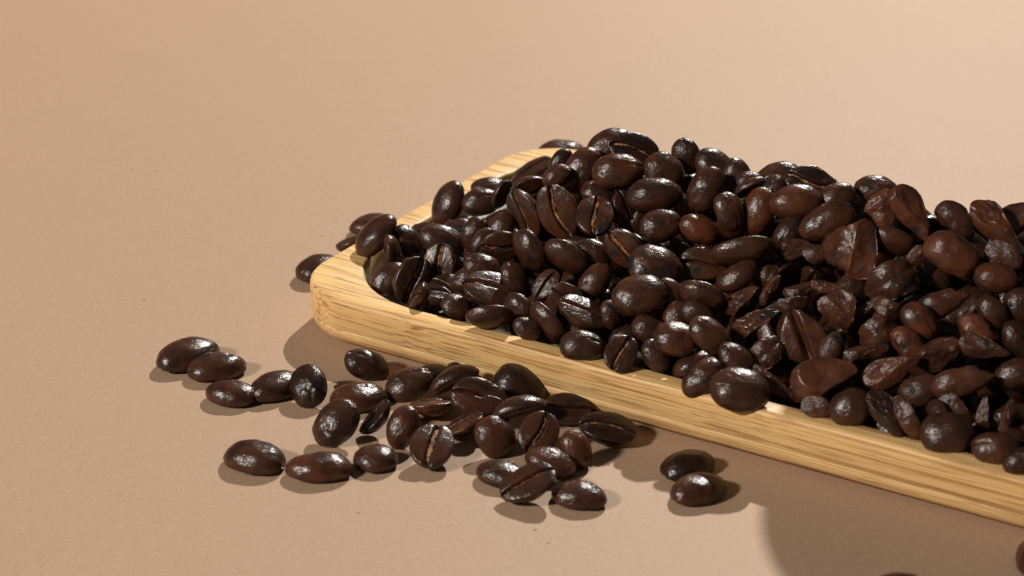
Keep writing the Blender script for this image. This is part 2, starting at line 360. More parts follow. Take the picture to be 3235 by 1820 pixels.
# x, y, z in mm, three Euler angles, size | kind | place (0 paper, 1 tray) | label
BEANS = [
('B',0,(-59.81,-33.76,1.2,0,-0,0.703,1.12),'plump dark bean at far left on the paper, rearmost of three in a row'),
('B/warm',0,(-53.8,-38.38,1.05,0,-0,0.25,0.985),'brown oval bean in the middle of the three-bean row at far left'),
('B/warm',0,(-49.63,-48.59,0.94,-0,-0,-0.31,0.88),'smooth rounded bean nearest the camera in the three-bean row at far left'),
('B',0,(-42.24,-46.08,1.03,0,-0,0.849,0.962),'bean half hidden behind the upright heart-shaped bean left of the spill'),
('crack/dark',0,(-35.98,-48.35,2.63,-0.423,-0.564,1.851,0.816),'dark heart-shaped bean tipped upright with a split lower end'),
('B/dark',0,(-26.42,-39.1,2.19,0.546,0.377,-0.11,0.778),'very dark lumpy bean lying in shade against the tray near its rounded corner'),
('crack/red',0,(-27.22,-50.22,1.03,0,-0,0.426,0.943),'wide reddish brown bean with a forked crack, below the dark lumpy bean'),
('crack',0,(-29.74,-63.15,3.27,0.563,-0.68,0.421,0.866),'glossy bean leaning up at the left end of the spilled pile'),
('long/dark',0,(-23.29,-60.97,3.2,2.906,-0.711,0.563,0.624),'bean on edge showing its long narrow crease toward upper left'),
('round',0,(-22.54,-71.65,0.88,-0,-0,-0.25,0.783),'short round bean at the front of the pile, right of the long oval bean'),
('B',0,(-42.59,-71.5,1.08,-0,-0,-0.453,1.015),'dark oval bean lying apart at the lower left on the paper'),
('long/warm',0,(-31.76,-74.85,0.98,0,-0,0,0.936),'longest bean on the paper, lying crosswise in the front row'),
('B/red',0,(-18.45,-64.46,3.13,0.339,-0.954,0.94,0.697),'reddish bean standing in the pile behind the bean with the bright open crease'),
('open',0,(-13.23,-70.96,3.28,-3.03,-0.373,1.394,0.88),'bean facing the camera with a golden chaff crease, front of pile'),
('B',0,(-18.27,-46.64,2.13,0.453,-0.345,0.248,0.831),'glossy dark bean at the back left of the pile, against the tray'),
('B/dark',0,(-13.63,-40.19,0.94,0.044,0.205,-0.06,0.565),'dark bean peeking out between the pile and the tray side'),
('long',0,(-10.38,-48.15,3.6,-0.776,-0.387,0.246,0.827),'arched bean resting on the pile with its dome up and crease beneath'),
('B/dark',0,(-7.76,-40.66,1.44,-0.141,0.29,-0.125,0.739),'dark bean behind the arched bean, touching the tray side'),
('B',0,(-5.72,-57.81,5.53,-2.411,0.194,-0.082,0.869),'wrinkled flat bean face tilted up in the middle of the pile'),
('open/warm',0,(-13.85,-55.28,2.76,2.831,-0.041,0.071,0.773),'small bean with a notched crease on top, resting on the left of the pile'),
('open/warm',0,(-8.16,-62.16,2.66,3.032,-0.414,0.269,0.688),'small bean with chaff in its notched end, centre of the spilled pile'),
('open',0,(-3.94,-59.13,3.11,-1.858,0.16,-0.072,0.708),'bean deep in the pile with chaff showing in its shaded crease'),
('B/dark',0,(1.62,-49.99,3.3,0.655,0.547,-0.326,0.953),'smooth dark bean propped against the tray side at the back of the pile'),
('long',0,(1.22,-60.29,4.36,-0.676,-0.217,0.113,0.815),'thin bean seen edge on, dome up, spanning the pile from left to right'),
('round/warm',0,(-2.89,-67.43,3.01,0.54,0.804,-0.598,0.775),'round wrinkled bean standing in the middle front of the pile'),
('open',0,(4.53,-67.37,3.7,-2.681,-0.677,0.944,0.773),'bean with a dark gaping crease standing right of the round wrinkled bean'),
('B',0,(9.44,-57.07,2.89,-2.584,0.079,-0.075,0.748),'crease-up bean at the right end of the pile, touching the tray'),
('crease/dark',0,(16.19,-64.04,2.97,-2.909,0.113,-0.121,0.877),'flat dark bean crease up at the far right end of the pile'),
('B/red',0,(10.72,-71.35,2.79,0.351,0.932,-0.892,0.636),'reddish upright bean at the right front of the pile'),
('B',0,(-1.68,-76.77,0.85,-0,-0,-0.426,0.798),'oval bean in the front cluster, left behind the crease-up bean'),
('crease',0,(2.55,-82.99,3.35,-2.876,-0.378,0.224,0.841),'large bean crease up in front of all others in the front cluster'),
('B/warm',0,(6.36,-74.2,1.76,0.169,0.202,-0.141,0.784),'brown bean at the back of the front cluster'),
('B',0,(10.73,-83.53,0.9,-0,-0,-0.369,0.84),'oval bean at the right front of the front cluster'),
('B/dark',0,(28.84,-73.83,0.94,0,-0,0.534,0.881),'bean in shade, rear one of the pair lying below the tray'),
('B',0,(29.88,-81.7,0.96,0,-0,0.534,0.896),'wrinkled bean with a dark tip, front one of the pair below the tray'),
('B',0,(79.71,-102.14,1.04,0,-0,1.373,0.974),'dark bean cut off by the lower right picture edge'),
('B',0,(56.68,-109.88,0.83,0,-0,0.158,0.78),'bean cut off by the bottom picture edge in the dark shadow'),
('B',0,(-29.5,29.37,1.08,0,-0,0.189,1.009),'oval bean on the paper behind the tray, its lower part hidden by the left rim'),
('B',0,(-32.46,17.44,3.07,2.912,-0.209,0.18,0.844),'bean with its crease up, tucked between the tray left rim and an oval bean'),
('round',0,(-39.01,5.38,1.22,0,-0,0.703,1.085),'round bean on the paper just left of the tray corner'),
('B',0,(11.76,76.58,1.14,0,-0,0,1.069),'blurred bean on the paper behind the far corner of the tray'),
('B',1,(-26.66,-4.12,12.9,0.048,-0.758,0.489,0.944),'smooth bean sitting highest on the left rim corner of the tray'),
('B',1,(-20.46,-3.38,11.11,0.153,0.943,-0.556,0.764),'wrinkled bean leaning against the smooth bean on the left rim'),
('B',1,(-13.6,-5.94,12.72,0.8,0.335,-0.105,0.853),'smooth oval bean inside the tray, left of the heap, lying sideways'),
('B',1,(-23.42,-17.54,9.67,0.735,-0.525,0.334,0.737),'crinkled bean with a blackened tip in the near left corner of the tray'),
('open',1,(-18.62,-21.76,11.28,-2.011,-1.04,0.916,0.92),'bean standing with its curled crease and golden chaff toward the right, near left corner'),
('open',1,(-13.81,-17.2,12.68,2.941,-1.149,1.356,0.794),'bean with a chaff filled crease and a tiny pale fleck on its face'),
('crease',1,(-13.92,-28.15,10.98,2.974,0.112,-0.006,0.652),'cut bean with a flat top and a dark pit, at the front inner rim'),
('B/warm',1,(-5.4,-24.1,14.97,0.786,0.325,-0.13,0.685),'small plump bean on the left slope above the bean with the curved crease'),
('crease',1,(-3.69,-31.42,13.89,-2.741,0.243,-0.1,0.988),'long bean with a curved crease on top, low on the left slope'),
('B',1,(-10.04,-32.3,10.66,0.729,0.483,-0.212,0.587),'small dented bean against the front rim, left of the flat-topped bean'),
('B',1,(-3.99,-40.1,12.79,2.267,-0.026,0.026,0.786),'flat-topped bean lying against the inside of the front rim'),
('B',1,(0.62,-30.12,15.27,0.322,0.913,-0.614,0.643),'narrow upright bean to the right of the bean with the curved crease'),
('B',1,(6.13,-32.56,15.33,-2.707,-0.781,0.439,0.584),'half bean with a bright rim and flat face on the lower slope'),
('open',1,(-2,-18.49,16.95,-1.535,-0.078,0.039,0.73),'shaded bean with a golden line in its crease, left part of the heap'),
('B',1,(-7.23,-7.72,15.07,0.701,-1.046,0.819,0.641),'pale highlighted wrinkled bean at the left of the heap, rear of two'),
('B',1,(-5.45,-15.32,16.13,0.969,-0.984,0.702,0.603),'pale highlighted wrinkled bean at the left of the heap, front of two'),
('B',1,(-10.69,-1.04,13.12,0.636,-0.311,0.164,0.597),'small dark bean beneath the upright bean at the back left rim'),
('B',1,(-2.06,-11.81,17.81,0.71,-0.927,0.586,0.595),'bean with a bluish black tip peeking from under the crease beans'),
('B',1,(3.48,-24.99,18.74,1.742,0.919,-0.602,0.822),'leaning bean with a bright crackled top and crease along its right side'),
('B/warm',1,(10.14,-28.87,19.37,1.965,0.544,-0.295,0.83),'lens-shaped glossy bean pointing down right in the heap centre'),
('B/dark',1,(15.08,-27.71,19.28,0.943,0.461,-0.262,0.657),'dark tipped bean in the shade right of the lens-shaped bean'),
('B',1,(15.05,-34.05,16.57,0.692,-0.792,0.418,0.699),'dark sheeny bean slanting up right in a gap of the lower slope'),
('B',1,(9.77,-37.98,15.44,-1.998,0.383,-0.217,0.578),'bean end with crossed cracks behind the bean with the ridge line'),
('crease',1,(12.8,-42.7,14.51,-2.882,0.393,-0.237,0.857),'bean with a straight ridge line along its crease, low in the heap'),
('crease',1,(6.75,-41.81,12.01,2.164,0.757,-0.486,0.85),'bean leaning on the front rim with its crease up, at the left'),
('B',1,(2.82,-43.45,11.57,0.894,0.465,-0.251,0.511),'small dark bean wedged against the front rim in shade'),
('B',1,(12.41,-50.52,11.5,0.677,0.108,-0.096,0.767),'oval bean lying on the front rim beside the bean with a straight crease'),
('open',1,(18.62,-55.65,12.76,-2.736,-0.647,1.048,0.68),'bean facing out on the front rim with a straight chaff filled crease'),
('big',1,(22.43,-43.95,18.17,0.79,-0.156,-0.005,0.906),'largest round backed bean in the middle of the heap'),
('big',1,(25.57,-36.83,20.72,0.715,0.209,-0.177,0.913),'big smooth bean directly above the largest bean'),
('B',1,(28.07,-42.4,17.39,0.867,0.879,-0.674,0.659),'bean mostly hidden behind the right of the largest bean'),
('B',1,(33.32,-45.16,18.94,2.002,0.275,-0.241,0.788),'glossy bean with a cracked crease at its right, right of the largest bean'),
('long',1,(40.95,-37.39,24.24,2.248,-0.177,-0.06,1.005),'long blocky bean with folds along its top, right of heap centre'),
('B',1,(34.13,-35.58,20.71,-2.188,0.039,-0.129,0.78),'flat bean face half in shadow left of the long blocky bean'),
('long',1,(39.62,-42.49,21.25,0.556,-0.554,0.141,0.683),'slim bean pointing up right beneath the long blocky bean'),
('open',1,(20.17,-31.48,22.05,-1.575,0.687,-0.42,0.789),'bean with a dark hole in its crease at the heap centre'),
('B',1,(24.03,-49.38,14.05,0.793,0.513,-0.355,0.639),'bean with a black notch at its left end, below the largest bean'),
('crack/warm',1,(28.13,-55.09,15.16,0.683,0.118,-0.157,0.749),'bean with one short crack, lower front of the heap'),
('B/red',1,(28.6,-46.73,15.4,0.608,-0.932,0.581,0.562),'small bright bean between the largest bean and the cracked one'),
('B',1,(32.23,-48.33,16.76,1.106,0.352,-0.282,0.576),'dim bean in the gap left of the slanted oval bean'),
('B/warm',1,(33.49,-56.41,16.53,0.67,0.605,-0.455,0.727),'slanted oval bean right of the cracked bean, lower front'),
('B/warm',1,(37.64,-60.62,13.92,0.639,0.637,-0.509,0.638),'plump bean above the pair on the front rim'),
('B',1,(24.69,-55.56,12.15,0.647,0.86,-0.701,0.581),'shaded bean tip just behind the front rim'),
('B',1,(30.77,-57.05,11.29,-0.163,-0.431,0.121,0.675),'slim bean seen edge on behind the front rim bean'),
('B',1,(31.74,-63.18,11.93,0.399,-0.724,0.35,0.726),'bean tipped over the front rim, left of the last rim bean'),
('big',1,(37.6,-67.82,11.99,0.656,0.098,-0.189,0.918),'large oval bean lying on the front rim, rightmost of those on the rim'),
('B',1,(17.48,-43.74,14.46,0.053,1.094,-1.184,0.5),'small bean end right of the bean with the ridge line'),
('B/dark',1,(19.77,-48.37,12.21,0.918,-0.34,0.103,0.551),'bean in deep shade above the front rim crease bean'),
('B',1,(19.04,0.29,30.18,0.762,-0.378,0.087,0.867),'round backed bean on the very top of the heap'),
('crease/dark',1,(23.43,-6,31.67,-2.42,0.272,-0.172,0.89),'bean with a long split crease lying on top of the heap'),
('crease',1,(4.17,38.04,10.9,-3.115,-0.491,0.191,0.953),'bean with forked crease at the back left of the heap before the pale rim'),
('B/dark',1,(9.58,0.54,26.61,0.926,-0.956,0.523,0.562),'dark bean end behind the heap near the far rim'),
('B',1,(8.62,-8.1,27.03,0.982,-0.495,0.18,0.552),'small shiny bean between the forked crease bean and a plump bean'),
('B/warm',1,(13.55,-4.82,26.97,0.77,-0.929,0.485,0.883),'plump upright bean at the upper left of the heap'),
('B/warm',1,(20.03,-12.23,29.56,0.948,-0.102,-0.023,0.912),'glossy bean with a bright round highlight near the heap top'),
('round',1,(28.66,-12.75,29.56,0.75,0.848,-0.527,0.868),'broad bean right of the glossy highlighted bean'),
('crack/dark',1,(33.22,-7.94,31.15,-0.851,-1.117,2.199,0.669),'knobbly dark bean sticking up at the top right of the first summit'),
('B',1,(38.63,-12.54,30.03,0.754,0.688,-0.429,0.889),'large bean on the summit slope right of the knobbly bean'),
('B',1,(42.09,-16.65,30.03,0.504,1.102,-0.966,0.695),'bean sliver behind the large summit slope bean'),
('B',1,(35.75,-21.27,29.46,0.613,-1.038,0.597,0.835),'upright oval bean below the summit slope, broad end up'),
('long',1,(26.33,-19.87,27.79,0.937,-0.093,-0.046,0.892),'long bean lying level beneath the heap top'),
('crease/warm',1,(8.58,-17.34,23.62,-1.988,1.006,-0.709,0.962),'tall bean with a long open crease facing the camera'),
('crease/warm',1,(2.3,-11.53,20.72,-1.525,0.984,-0.656,0.903),'tall bean with its crease at left, beside the long creased bean'),
('open',1,(3.57,-0.97,21.41,-1.254,-0.247,0.087,0.759),'bean with golden chaff beneath, behind the two tall creased beans'),
('open',1,(15.36,-21.7,24.55,3.09,-0.577,1.505,0.857),'bean facing the camera with a bright orange chaff strip in its crease'),
('B',1,(16.64,-12.7,25.3,0.483,0.307,-0.175,0.678),'shaded bean above the bean with the orange strip'),
('crease',1,(21.16,-18.94,24.44,-3.06,-1.1,2.177,0.683),'narrow bean on edge right of the bean with the orange strip'),
('crack',1,(27.13,-26.63,24.39,0.993,-0.272,0.027,0.736),'gnarled bean with a curled nose, under the long level bean'),
('B/red',1,(34.04,-28.6,24.65,0.892,0.364,-0.266,0.678),'reddish smooth egg-shaped bean right of the gnarled bean'),
('B',1,(39.41,-28.25,27.8,0.509,1.03,-0.85,0.691),'wrinkled bean right of the upright oval bean'),
('B/red',1,(44.98,-27.14,27.46,0.22,-1.142,0.905,0.825),'tall reddish bean at the foot of the second summit'),
('B',1,(43.78,-23.22,30.49,-0.757,-0.452,0.048,0.583),'thin bean edge pointing left between the two summits'),
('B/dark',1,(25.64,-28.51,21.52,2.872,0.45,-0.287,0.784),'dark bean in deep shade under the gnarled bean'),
('B',1,(43.84,-19.33,30.35,0.86,-0.046,-0.12,0.5),'pale distant bean in the dip between the summits'),
('B',1,(-13.02,13.13,12.76,-0.055,-1.054,0.807,0.933),'bean standing on end on the back left rim'),
('B',1,(-6.24,11.13,14.17,0.841,-0.156,0.08,0.759),'oval bean with a dark spot, beside the bean standing on end'),
('B',1,(-4.82,27.88,10.68,0.33,0.004,0.011,0.733),'bean behind the oval bean with the dark spot'),
('B',1,(-1.88,8.12,17.08,-1.358,-0.937,0.565,0.58),'small creased bean piece left of the two tall creased beans'),
('B',1,(-8.61,-23.62,12.55,0.876,-0.619,0.348,0.535),'bean tip between the fleck faced bean and the plump left bean'),
('B',1,(49.46,-17.13,30.03,0.747,-0.376,-0.004,0.823),'rounded bean crowning the second summit'),
('crease/dark',1,(54.55,-24.12,31.73,-2.379,0.236,-0.263,0.846),'split crease bean lying on the second summit'),
('B/warm',1,(51.12,-29.52,30.15,0.934,-0.137,-0.111,0.853),'glossy bean with a round highlight below the second summit'),
('B',1,(47.3,-24.16,30.09,0.694,-0.984,0.465,0.633),'small bean end left of the second summit'),
('B',1,(58.26,-28.6,30.58,0.91,-0.387,-0.029,0.702),'broken edged bean right of the second summit'),
('B',1,(66.04,-26.58,31.33,0.771,0.093,-0.245,0.728),'smooth bean standing out against the paper on the right ridge'),
('N/red',1,(65.95,-32.5,29.68,0.6,-1.114,0.707,0.761),'angular reddish shard below the smooth ridge bean'),
('wedge/red',1,(70.79,-36.43,30.71,0.797,0.869,-0.712,0.895),'large smooth reddish wedge on the right ridge'),
('long/warm',1,(55.84,-35.74,28.82,0.967,-0.466,0.02,0.881),'long dark bean slanting up right under the second summit'),
('B/dark',1,(49.52,-34.06,25.41,0.826,-0.976,0.49,0.718),'shaded bean under the long slanting bean'),
('N',1,(50.26,-38.07,24.67,1.164,-0.22,-0.072,0.504),'small oval fragment in shade beneath the long slanting bean'),
('lump',1,(78.01,-38.15,30.2,1.126,0.556,-0.502,0.707),'greyish angular lump on the right ridge'),
('wedge/red',1,(83.76,-43.12,31.28,1.055,0.734,-0.64,0.879),'red brown shard slanting down right near the right picture edge'),
('lump',1,(88.78,-39.73,31.32,1.163,-0.423,-0.114,0.731),'dark lump on the ridge cut off by the right picture edge'),
('leaf/warm',1,(59.33,-43.63,27.15,0.702,-1.044,0.597,1.031),'broad leaf-like shard with a torn lower edge'),
('crease',1,(66.24,-40.73,27.36,1.874,0.18,-0.294,0.74),'almond-shaped ridged bean right of the leaf-like shard'),
('lump/red',1,(75.3,-48.74,27.96,1.127,0.469,-0.467,0.892),'big chunky fragment with a pale broken top'),
('N',1,(53.79,-40.33,24.54,1.161,-0.225,-0.083,0.529),'small dark nub left of the leaf-like shard'),
('arch',1,(65.05,-49.56,23.76,1.084,-0.556,0.051,0.947),'arched shell fragment below the almond-shaped bean'),
('B/red',1,(81.8,-53.64,26.04,0.906,0.057,-0.305,0.679),'brown rounded bean with a bright spot at the right of the heap'),
('N',1,(84.25,-48.48,27.85,1.149,0.38,-0.449,0.621),'dark reddish fragment under the slanting red brown shard'),
('wedge/warm',1,(72.99,-57.01,23.29,1.094,-0.491,-0.016,0.78),'pointed wedge with its tip up right, right centre of the fragments'),
('B',1,(79.82,-60.87,22.85,0.928,0.821,-0.782,0.574),'knobby rounded bean right of the pointed wedge'),
('leaf/warm',1,(55.47,-54.16,20.5,0.896,0.847,-0.733,0.724),'triangular folded shard at the centre of the fragments'),
('splinter',1,(50.8,-46.33,20.22,1.131,-0.303,-0.033,0.708),'ragged long splinter left of the leaf-like shard, lower left one'),
('splinter',1,(55.48,-48.19,21.77,1.149,0.169,-0.265,0.612),'ragged long splinter just below the leaf-like shard'),
('arch',1,(45.04,-42.37,21.06,0.795,-0.961,0.526,0.5),'tiny curled flake at the left edge of the fragments'),
('splinter',1,(39.7,-46.33,18.15,1.04,-0.614,0.19,0.664),'ragged splinter pointing up right, leftmost of the fragments'),
('splinter',1,(44.7,-45.68,19.62,0.862,-0.893,0.437,0.545),'crumpled splinter beside the leftmost ragged splinter'),
('blade',1,(48.29,-50.15,19.49,1.133,-0.222,-0.064,0.609),'thin grey blade lying level among the fragments'),
('arch',1,(63.82,-54.6,20.71,1.109,0.391,-0.409,0.562),'folded flake right of the triangular shard'),
('splinter',1,(60.42,-52.76,20.27,1.056,-0.58,0.091,0.5),'small pointed chip between the triangular shard and the folded flake'),
('N',1,(70.01,-45.61,25.73,0.544,-1.102,0.74,0.5),'small fragment tucked left of the big chunky fragment'),
('B/red',1,(68.14,-60.02,20.89,0.828,0.686,-0.625,0.672),'round reddish bean below the pointed wedge'),
('splinter',1,(41.42,-52.66,16.82,1.081,-0.447,0.082,0.784),'long fragment with a ragged pale top edge, left of the heart-shaped bean'),
('heart/warm',1,(48.98,-57.45,17.02,-2.355,0.945,-0.887,0.818),'heart-shaped bean with a deep groove, pointed end down'),
('arch',1,(42.9,-59.15,14.44,0.976,-0.672,0.246,0.721),'hollow curled husk below the long ragged fragment'),
('N',1,(53.79,-60.51,16.42,0.624,-1.009,0.674,0.557),'small grey upright fragment right of the heart-shaped bean'),
('splinter',1,(58.52,-62.43,16.07,1.096,-0.318,-0.05,0.703),'fragment with a crumbled right end, low centre of the fragments'),
('arch',1,(61.63,-58.81,18.38,1.094,-0.398,-0.02,0.69),'curled sliver above the fragment with a crumbled end'),
('lump/red',1,(65.83,-63.33,17.8,0.986,0.68,-0.63,0.642),'reddish smooth lump below the round reddish bean'),
('wedge/red',1,(62.5,-67.8,15.76,1.051,-0.478,0.029,0.786),'smooth reddish wedge pointing up right, lower centre'),
('lump/warm',1,(51.55,-67.46,13.9,1.084,-0.294,-0.037,0.981),'largest blocky fragment near the front rim'),
('splinter',1,(44.21,-64.78,11.58,1.012,0.549,-0.476,0.748),'twisted ragged piece beside the last rim bean'),
('round',1,(54.78,-74.43,12.19,0.827,-0.541,0.113,0.722),'shiny round bean just behind the front rim, right part'),
('N',1,(49.8,-72.69,11.36,1.087,0.078,-0.227,0.5),'small reddish nub at the front rim'),
('wedge/dark',1,(59.94,-77.95,12.99,0.845,0.798,-0.793,0.704),'dark blade standing behind the front rim'),
('blade',1,(62.72,-80.14,13.43,0.785,0.858,-0.887,0.676),'curved peel right of the dark standing blade'),
('lump',1,(66.61,-71.7,13.74,1.059,-0.409,-0.026,0.669),'glossy fragment left of the long wedge, lower right'),
('wedge/warm',1,(73.21,-74.17,17.15,1.066,-0.419,-0.05,0.885),'long wedge-shaped piece at the lower right of the heap'),
('N',1,(70.51,-66.19,17.91,1.036,-0.565,0.053,0.676),'flat shaded piece above the long wedge-shaped piece'),
('lump/red',1,(76.81,-63.7,20.31,1.005,0.672,-0.65,0.666),'shiny fragment right of the round reddish bean'),
('wedge',1,(77.13,-68.06,19.93,1.128,0.127,-0.339,0.646),'dark lens-shaped fragment under the shiny fragment'),
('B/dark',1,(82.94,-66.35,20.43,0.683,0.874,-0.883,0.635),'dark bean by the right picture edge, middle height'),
('B',1,(81.32,-72.69,17.42,0.913,-0.354,-0.118,0.625),'dark oval bean at the right picture edge beside the long wedge'),
('leaf',1,(70.18,-77.94,13.05,1.091,0.123,-0.328,0.631),'thin broken shard with a pale lower edge, lower right'),
('big',1,(68.5,-82.97,12.15,0.905,-0.111,-0.204,0.782),'large dark bean against the front rim at lower right'),
('splinter',1,(75.23,-79.14,13.3,0.082,-1.094,1.196,0.5),'thin upright sliver with a white tip, lower right'),
('splinter',1,(78.48,-80.63,13.47,0.234,-1.081,1.011,0.5),'thin curved sliver nearest the lower right picture edge'),
('B',1,(75.36,-87.1,11.62,0.903,0.029,-0.308,0.695),'round bean with swirl folds at the lower right front rim'),
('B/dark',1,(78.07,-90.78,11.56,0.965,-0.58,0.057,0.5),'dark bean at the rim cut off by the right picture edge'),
('round',1,(84.75,-59.33,23.37,0.471,-1.101,0.756,0.657),'round bean cut off by the right picture edge, beside the knobby bean'),
]
count = {}
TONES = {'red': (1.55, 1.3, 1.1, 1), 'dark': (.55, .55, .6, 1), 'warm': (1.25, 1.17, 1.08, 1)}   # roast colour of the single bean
for kind, on_tray, tr, label in BEANS:
    kind, _, tone = kind.partition('/'); base, _, idx = kind.partition(':')
    var = LIB[base]; n = count[base] = count.get(base, -1) + 1
    me, ch = var[int(idx) if idx else n % len(var)]
    frag = base in FRAGS; husk = base in SHELLS
    o = obj('bean_husk' if husk else 'bean_fragment' if frag else 'coffee_bean', me); place(o, tr)
    tag(o, label, 'bean fragment' if frag or husk else 'coffee bean',
        'broken bean pieces on the right of the heap' if frag or husk else 'coffee beans heaped on the tray' if on_tray else 'coffee beans spilled on the paper')
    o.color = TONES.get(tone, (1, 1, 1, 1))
    if ch: obj('chaff', ch, o)
